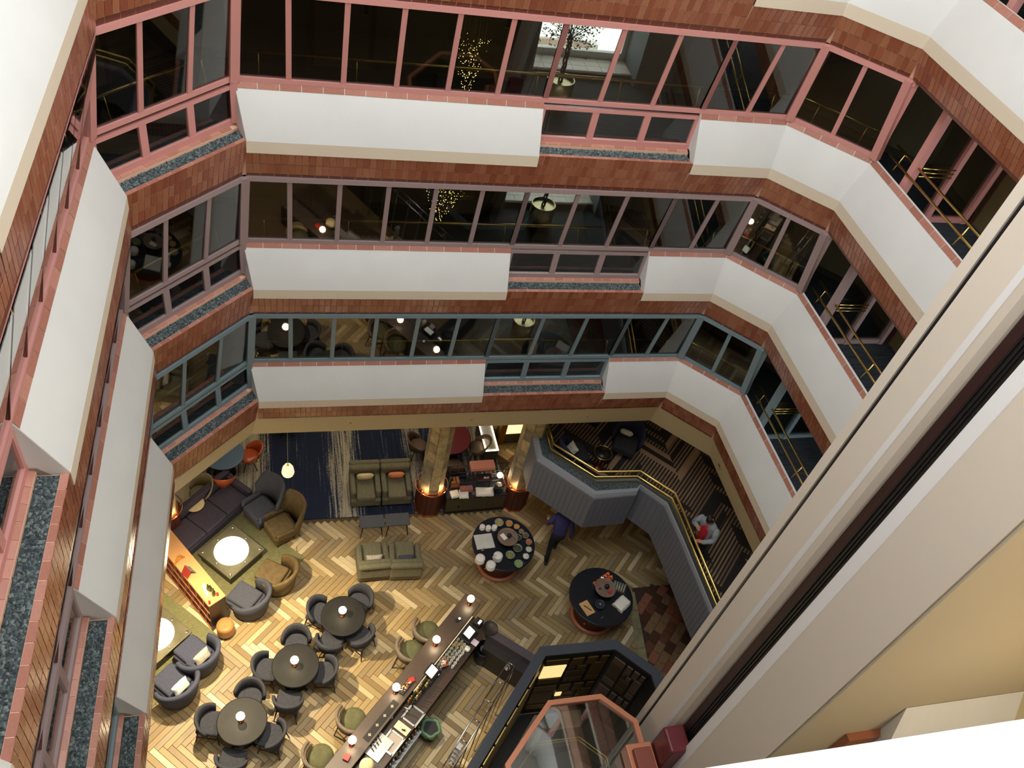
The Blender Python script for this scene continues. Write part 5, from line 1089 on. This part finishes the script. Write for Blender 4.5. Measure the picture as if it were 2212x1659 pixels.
c = at(958, 1432, .98); t = thing('ice_bucket', 'shiny copper-rimmed ice bucket between the glasses and the middle till', 'bucket', (c.x, c.y, .9)); MB().lathe([(.07, 0), (.09, .1), (.095, .11), (.085, .11), (.07, .03), (.001, .03)], n=24, cap=False).build('bucket', copper, t); MB().ball((0, 0, .07), .06, 10).build('ice', whitec, t)
bcol = [s2l(60, 72, 34), s2l(150, 110, 46), s2l(70, 40, 24), s2l(200, 190, 150), s2l(120, 130, 110)]
bm = [mat('bottle_glass_%d' % i, c, .12, spec=.9) for i, c in enumerate(bcol)]; bcn = ['green', 'amber', 'brown', 'pale gold', 'sage']
n = 0
for i in range(9):
    for j in range(2):
        x, y = 2.02+i*.062, .25+j*.08; h = rr.uniform(.2, .27); q = (i*2+j) % 5
        o = MB().lathe([(.03, 0), (.031, h*.6), (.011, h*.76), (.011, h*.97), (.014, h)], n=10).build('bottle', bm[q], loc=(*bw(x, y), .9)); tag(o, '%s bottle in the cluster below the middle till' % bcn[q], 'bottle', '%s bottles in the cluster below the middle till' % bcn[q])
c = at(889, 1470, 1.08); lbox('napkin_box', (c.x, c.y, 1.071), (.11, .09, .05), red, 'red napkin box on the bar beside the fruit tray, past the middle lamp', 'box', .3); c = at(749, 1637, 1.08); lbox('napkin_box', (c.x, c.y, 1.071), (.12, .11, .06), red, 'red napkin box near the bottom end of the bar', 'box', brz+.2)
c = at(876, 1484, 1.09); t = thing('garnish_tray', 'black garnish tray of fruit pieces on the bar beside the middle lamp', 'tray', (c.x, c.y, 1.071), brz); MB().box((0, 0, .02), (.32, .12, .04)).build('tray', black, t); b = MB()
for k in range(40): b.ball((rr.uniform(-.14, .14), rr.uniform(-.045, .045), .045), .013, 6, rr.randrange(4))
b.build('fruit', [mat('lemon', s2l(220, 180, 40), .5), mat('olive_fruit', s2l(90, 110, 40), .5), mat('berry', s2l(190, 60, 60), .5), mat('onion', s2l(226, 216, 200), .5)], t)['kind'] = 'stuff'
for k, (u, v) in enumerate(((842, 1534), (846, 1548), (828, 1560), (818, 1572), (812, 1580), (839, 1541))): c = at(u, v, .97); o = MB().lathe([(.022, 0), (.03, .02), (.026, .1), (.012, .13), (.012, .16)], n=12).build('decanter', whitec, loc=(c.x, c.y, .9)); tag(o, 'small white pouring jug in the row beside the bar sinks', 'jug', 'white jugs beside the sinks')
c = at(792, 1655, 1.0); t = thing('coffee_machine', 'cream rounded coffee machine at the bottom end of the bar', 'coffee machine', (c.x, c.y, .9), brz); MB().lathe([(.12, 0), (.14, .02), (.13, .16), (.08, .2), (.001, .21)], n=26, cap=False).build('body', cream_f, t); MB().box((.0, .2, .06), (.26, .12, .12)).build('tray', black, t)
for k in range(6): MB().box((-.09+k*.035, .2, .122), (.02, .02, .004)).build('button', paper if k % 2 else red, t)
sr = thing('speed_rail', 'steel bottle rail of assorted bottles under the sinks', 'rail', (*bw(3.3, .66), .5), brz); MB().box((0, 0, 0), (1.3, .12, .03)).build('shelf', steel, sr)
for k in range(13): x = 2.72+k*.095; q = k % 5; o = MB().lathe([(.033, 0), (.034, .18), (.013, .23), (.013, .29), (.016, .3)], n=10).build('bottle', bm[q], loc=(*bw(x, .66), .518)); tag(o, '%s bottle in the steel rail under the sinks' % bcn[q], 'bottle', '%s bottles in the rail under the sinks' % bcn[q])
c = at(921, 1573, .25); t = thing('waste_bin', 'round bin lined with a green plastic bag behind the bar', 'bin', (c.x+.06, c.y-.06, 0)); MB().lathe([(.13, 0), (.16, .4), (.15, .4)], n=24).build('bin', black, t)
gbag = mat('green_bag', s2l(112, 156, 112), .5, var=.2, scale=12); b = MB(); nn_ = 26; vs = []; 
prof = [(.15, .2), (.19, .32), (.2, .42), (.16, .45), (.13, .38), (.1, .2), (.001, .16)]
for r_, z in prof:
    for k in range(nn_): a = 2*PI*k/nn_; q = r_*(1+.09*math.sin(5*a+z*9)+rr.uniform(-.05, .05)); vs.append((q*math.cos(a), q*math.sin(a), z+rr.uniform(-.012, .012)))
b.add(vs, [(j*nn_+k, j*nn_+(k+1) % nn_, (j+1)*nn_+(k+1) % nn_, (j+1)*nn_+k) for j in range(len(prof)-1) for k in range(nn_)], 0, None, True); b.build('bag', gbag, t)
c = at(858, 1638, .4); o = MB().ball((0, 0, 0), .1, 14).build('paper_roll', whitec, loc=(c.x, c.y, .45)); tag(o, 'white plastic bag hanging at the work counter end', 'bag')
c = at(1040, 1402, .35); t = thing('waste_bin', 'black rubbish bin with a pale bag under the far end of the work counter', 'bin', (c.x+.04, c.y-.06, 0)); MB().lathe([(.16, 0), (.19, .5), (.17, .5), (.15, .1)], n=24).build('bin', black, t); MB().lathe([(.08, .42), (.1, .47), (.04, .5)], n=12).build('bag', mat('pale_bag', s2l(150, 160, 160), .6), t)
c = at(1097, 1440, .8); t = thing('spiral_ornament', 'coiled chrome wire holder on the dark counter return', 'ornament', (c.x, c.y, .73)); MB().tube([(.07*(1-k/60)*math.cos(k*.7), .07*(1-k/60)*math.sin(k*.7), .02+k*.002) for k in range(40)], .006, 5).build('coil', chrome, t)
t = thing('folding_steps', 'folded aluminium steps leaning beside the lift screen at the bottom', 'steps', (*at(985, 1630, .6)[:2], .0), brz)
for y in (-.06, .06): MB().box((0, y, .55), (.03, .02, 1.1)).build('rail', steel, t)
for k in range(5): MB().box((0, 0, .15+k*.22), (.12, .12, .015)).build('tread', steel, t)
# ------------------------------------------------------------------ raised lounge furniture
fab_blk = mat('black_wool', s2l(34, 34, 38), .9, var=.2, scale=30); fab_ink = mat('ink_blue_wool', s2l(34, 36, 60), .9)
def lounge_chair(u, v, rz, label):
    c = at(u, v, MZ+.4); t = thing('lounge_chair', label, 'armchair', (c.x, c.y, MZ), rz, 'raised lounge chairs')
    MB().box((0, .04, .28), (.54, .56, .2)).build('seat', fab_blk, t, bev=.05, seg=3); b = MB(); b.arcwall(.27, .34, PI-.1, 2*PI+.1, .2, lambda s: .5+.32*math.sin(PI*s)**1.3, 16, .12, round_=.02); b.build('backrest', fab_ink, t)
    for sx in (-1, 1):
        for sy in (-1, 1): MB().tube([(sx*.2, sy*.2, .2), (sx*.22, sy*.22, 0)], .014, 6).build('leg', black, t)
    return c
c = lounge_chair(1240, 975, -1.35, 'black and ink blue lounge chair with a printed cushion, by the brass rail'); cushion(.3, .26, print_f, 'cushion', (c.x-.08, c.y-.02, MZ+.52), -1.35, 'cream leaf-print cushion on the lounge chair by the brass rail', None, 1.0)
c = lounge_chair(1355, 950, 2.6, 'black and ink blue lounge chair with a white floral cushion, farther back'); cushion(.32, .3, print_f, 'cushion', (c.x-.03, c.y+.1, MZ+.54), 2.6, 'white floral cushion on the farther lounge chair', None, .9)
c = at(1303, 978, MZ+.5); t = thing('side_table', 'round black side table with a brass rim and copper foot, raised lounge', 'table', (c.x, c.y, MZ)); MB().lathe([(.19, .48), (.205, .5), (.001, .5)], n=32, cap=False).build('tabletop', blk, t); MB().tube([(.205*math.cos(k*PI/16), .205*math.sin(k*PI/16), .5) for k in range(32)], .007, 5, closed=True).build('rim', brass, t); MB().lathe([(.11, 0), (.1, .02), (.02, .05), (.02, .48)], n=18).build('foot', copper, t)
# ------------------------------------------------------------------ people
def skin(name, m, parent, verts, edges, rad, sub=2):
    me = bpy.data.meshes.new(name); me.from_pydata(verts, edges, []); me.materials.append(m); o = bpy.data.objects.new(name, me); C.objects.link(o); o.parent = parent
    md = o.modifiers.new('skin', 'SKIN'); md.use_smooth_shade = True; sv = me.skin_vertices[0] if me.skin_vertices else None
    if sv is None: return o
    for i, r in enumerate(rad): sv.data[i].radius = (r if isinstance(r, tuple) else (r, r))
    sv.data[0].use_root = True
    s_ = o.modifiers.new('smooth', 'SUBSURF'); s_.levels = sub; s_.render_levels = sub; return o
def chain(name, m, parent, pts, rad, sub=1):
    me = bpy.data.meshes.new(name)
    P = [Vector(p) for p in pts]; b = MB(); Q = []; Rr = []
    for i in range(len(P)-1):
        for k in range(4): t = k/4; Q.append(P[i].lerp(P[i+1], t)); Rr.append(rad[i]*(1-t)+rad[i+1]*t)
    Q.append(P[-1]); Rr.append(rad[-1]); Q = [Q[0]]+[(Q[i-1]+Q[i]*2+Q[i+1])/4 for i in range(1, len(Q)-1)]+[Q[-1]]
    b.tube([tuple(q) for q in Q], Rr, 12); b.ball(tuple(Q[0]), Rr[0], 12); b.ball(tuple(Q[-1]), Rr[-1], 12); return b
skinm = mat('skin', s2l(196, 142, 112), .55); hairm = mat('black_hair', s2l(22, 18, 18), .6, bump=.3, bscale=80); trouser = mat('black_trousers', s2l(20, 20, 24), .8); shirtb = mat('indigo_shirt', s2l(52, 50, 100), .8, var=.15, scale=10)
jack = mat('pale_grey_jacket', s2l(150, 156, 164), .8, var=.1, scale=8); redt = mat('crimson_shirt', s2l(190, 26, 52), .7)
def hand(name, parent, w, d, side, m=skinm):
    """palm, four unequal fingers and a thumb, at wrist w pointing along d"""
    w, d = Vector(w), Vector(d).normalized(); s_ = d.cross(Vector((0, 0, 1))); s_ = (s_.normalized() if s_.length > .1 else Vector((1, 0, 0)))*side; n = s_.cross(d); b = MB()
    b.tube([tuple(w), tuple(w+d*.04), tuple(w+d*.085)], [.024, .034, .036], 8)
    for k, L_ in enumerate((.062, .074, .07, .052)): q = w+d*.08+s_*(-.027+k*.018); b.tube([tuple(q), tuple(q+d*L_*.5-n*.006), tuple(q+d*L_-n*.022)], [.009, .0085, .007], 6)
    q = w+d*.03-s_*.03; b.tube([tuple(q), tuple(q-s_*.02+d*.03), tuple(q-s_*.018+d*.06)], [.012, .011, .008], 6); return b.build(name, m, parent)
def head(parent, c, yaw, pitch, hair=hairm):
    M = Matrix.Translation(c) @ Matrix.Rotation(yaw, 4, 'Z') @ Matrix.Rotation(pitch, 4, 'X'); b = MB(); n = 20; k = 14; vs = []
    for i in range(k+1):
        a = PI*i/k
        for j in range(n):
            t = 2*PI*j/n; y = math.sin(t); x = math.cos(t); z = -math.cos(a)
            jw = 1-.22*max(0, -z-.2); vs.append((.072*math.sin(a)*x*jw, .092*math.sin(a)*y*(1 if y > 0 else .98)+.006, .115*z))
    b.add(vs, [(i*n+j, i*n+(j+1) % n, (i+1)*n+(j+1) % n, (i+1)*n+j) for i in range(k) for j in range(n)], 0, M, True)
    b.add([(.0, .112, -.012), (-.014, .09, -.03), (.014, .09, -.03), (0, .088, .022)], [(0, 1, 3), (0, 3, 2), (0, 2, 1), (1, 2, 3)], 0, M)
    for sx in (-1, 1): b.add([(sx*.072, -.012, .02), (sx*.084, -.02, .012), (sx*.08, -.012, -.03), (sx*.07, .004, -.02)], [(0, 1, 2, 3)], 0, M); b.box((sx*.03, .09, .008), (.022, .01, .01), mi=1, M=M)
    b.box((0, .093, -.052), (.042, .008, .008), mi=2, M=M)
    b.tube([tuple(M @ Vector((0, -.01, -.08))), tuple(M @ Vector((0, -.02, -.16)))], [.05, .055], 10)
    hb = MB(); vs = []
    for i in range(9):
        a = PI*(.5*i/8)
        for j in range(n): t = 2*PI*j/n; q = 1.09; fr = -.035 if math.sin(t) < .2 else .04; vs.append((.074*q*math.cos(a)*math.cos(t), (.094*q*math.cos(a)*math.sin(t)), .118*math.sin(a)*1.06+(fr-.01)*(1-i/8)))
    hb.add(vs, [(i*n+j, i*n+(j+1) % n, (i+1)*n+(j+1) % n, (i+1)*n+j) for i in range(8) for j in range(n)], 0, M, True); hb.build('hair', hair, parent)
    return b
def torso(pts):
    """stack of rounded sections: centre, half width, half depth, axis angle"""
    n = 20; vs = []; fs = []
    for c, w, d, a in pts:
        for k in range(n):
            t = 2*PI*k/n; x = w*math.copysign(abs(math.cos(t))**.8, math.cos(t)); y = d*math.copysign(abs(math.sin(t))**.8, math.sin(t)); vs.append((c[0]+x*math.cos(a)-y*math.sin(a), c[1]+x*math.sin(a)+y*math.cos(a), c[2]))
    for j in range(len(pts)-1):
        for k in range(n): fs.append((j*n+k, j*n+(k+1) % n, (j+1)*n+(k+1) % n, (j+1)*n+k))
    return MB().add(vs, fs+[tuple(range(n))[::-1], tuple((len(pts)-1)*n+k for k in range(n))], 0, None, True)
# walking man, back to the viewer; local y is his heading
t = thing('person', 'person in an indigo shirt and black trousers walking away past the buffet', 'person', (6.13, 9.98, 0), math.radians(-14))
b = torso([((0, .0, .86), .155, .11, 0), ((0, .02, .98), .16, .115, 0), ((0, .06, 1.12), .165, .115, 0), ((0, .11, 1.26), .19, .12, 0), ((0, .15, 1.36), .2, .11, 0), ((0, .18, 1.42), .15, .085, 0), ((0, .2, 1.46), .07, .06, 0)])
for sx, pts in ((-1, [(-.18, .14, 1.35), (-.3, .04, 1.18), (-.28, .22, 1.02)]), (1, [(.19, .14, 1.35), (.27, -.02, 1.12), (.28, -.02, .86)])):
    a = chain('arm', None, None, pts, [.062, .05, .04]); b.add(a.v, a.f, 0, None, True)
b.build('shirt', shirtb, t); b = torso([((0, .02, .74), .1, .1, 0), ((0, .0, .84), .155, .115, 0), ((0, .0, .92), .158, .115, 0)])
for pts in ([(-.08, 0, .82), (-.1, -.03, .46), (-.12, -.26, .1)], [(.08, 0, .82), (.09, .16, .47), (.08, .22, .1)]): a = chain('leg', None, None, pts, [.088, .062, .045]); b.add(a.v, a.f, 0, None, True)
b.build('trousers', trouser, t)
for x, y in ((-.12, -.24), (.08, .24)): MB().box((x, y+.04, .045), (.085, .26, .08)).build('shoe', black, t, bev=.03, seg=3)
head(t, (0, .29, 1.54), 0, -.5).build('head', [skinm, black, red], t); hand('hand', t, (.28, -.02, .85), (.05, .1, -1), 1); hand('hand', t, (-.28, .22, 1.02), (.1, 1, .1), -1)
# guest leaning at the brass rail, facing the viewer
c = at(1521, 1124, MZ+1.6); t = thing('person', 'dark haired person in a red shirt and pale grey jacket at the brass rail', 'person', (c.x+.3, c.y+.1, MZ), math.radians(118))
b = torso([((0, .0, .82), .17, .12, 0), ((0, .0, 1.0), .175, .125, 0), ((0, .03, 1.18), .19, .125, 0), ((0, .06, 1.32), .205, .115, 0), ((0, .08, 1.4), .16, .09, 0), ((0, .09, 1.45), .08, .06, 0)])
for sx, pts in ((-1, [(-.2, .06, 1.32), (-.27, .12, 1.1), (-.14, .26, 1.02)]), (1, [(.2, .06, 1.32), (.29, .1, 1.08), (.16, .22, 1.22)])): a = chain('arm', None, None, pts, [.066, .056, .045]); b.add(a.v, a.f, 0, None, True)
b.build('jacket', jack, t); torso([((0, .09, .84), .09, .06, 0), ((0, .1, 1.05), .1, .06, 0), ((0, .13, 1.22), .1, .055, 0), ((0, .13, 1.36), .07, .045, 0)]).build('shirt', redt, t)
b = torso([((0, 0, .74), .1, .1, 0), ((0, 0, .84), .16, .115, 0)])
for sx in (-1, 1): a = chain('leg', None, None, [(sx*.09, 0, .82), (sx*.1, .02, .45), (sx*.1, 0, .1)], [.09, .062, .045]); b.add(a.v, a.f, 0, None, True)
b.build('trousers', trouser, t)
for sx in (-1, 1): MB().box((sx*.1, .05, .045), (.085, .26, .08)).build('shoe', black, t, bev=.03, seg=3)
head(t, (0, .15, 1.56), 0, -.35).build('head', [skinm, black, red], t); hand('hand', t, (-.14, .26, 1.02), (.6, .6, 0), -1); hand('hand', t, (.16, .22, 1.22), (-.7, .5, .3), 1)
# sprinklers on the fascia
AZ = CAMZ
for u, v in ((757, 912), (1018, 905), (1270, 897), (558, 994), (1556, 1011)):
    z = zs(2)-1.75; c = at(u, v, z); t = thing('sprinkler', 'small dark sprinkler head on the beige fascia, %s' % {757: 'left of centre', 1018: 'centre', 1270: 'right of centre', 558: 'on the angled left part', 1556: 'on the right part'}[u], 'sprinkler', (c.x, c.y, z), 0, 'sprinklers on the fascia')
    MB().lathe([(.02, -.02), (.028, 0), (.012, .02)], n=10).build('head', brass, t); MB().tube([(0, 0, 0), (0, .12, 0)], .01, 6).build('pipe', black, t)
    UPPER.update([t])
# set the lobby out at full size
for o in list(C.objects):
    if o.parent is None and o not in UPPER and o.type != 'CAMERA' and not (o.type == 'LIGHT' and o.data.type != 'POINT'):
        o.location = o.location*G
        if o.type == 'LIGHT': o.data.shadow_soft_size *= G
        else: o.scale = o.scale*G
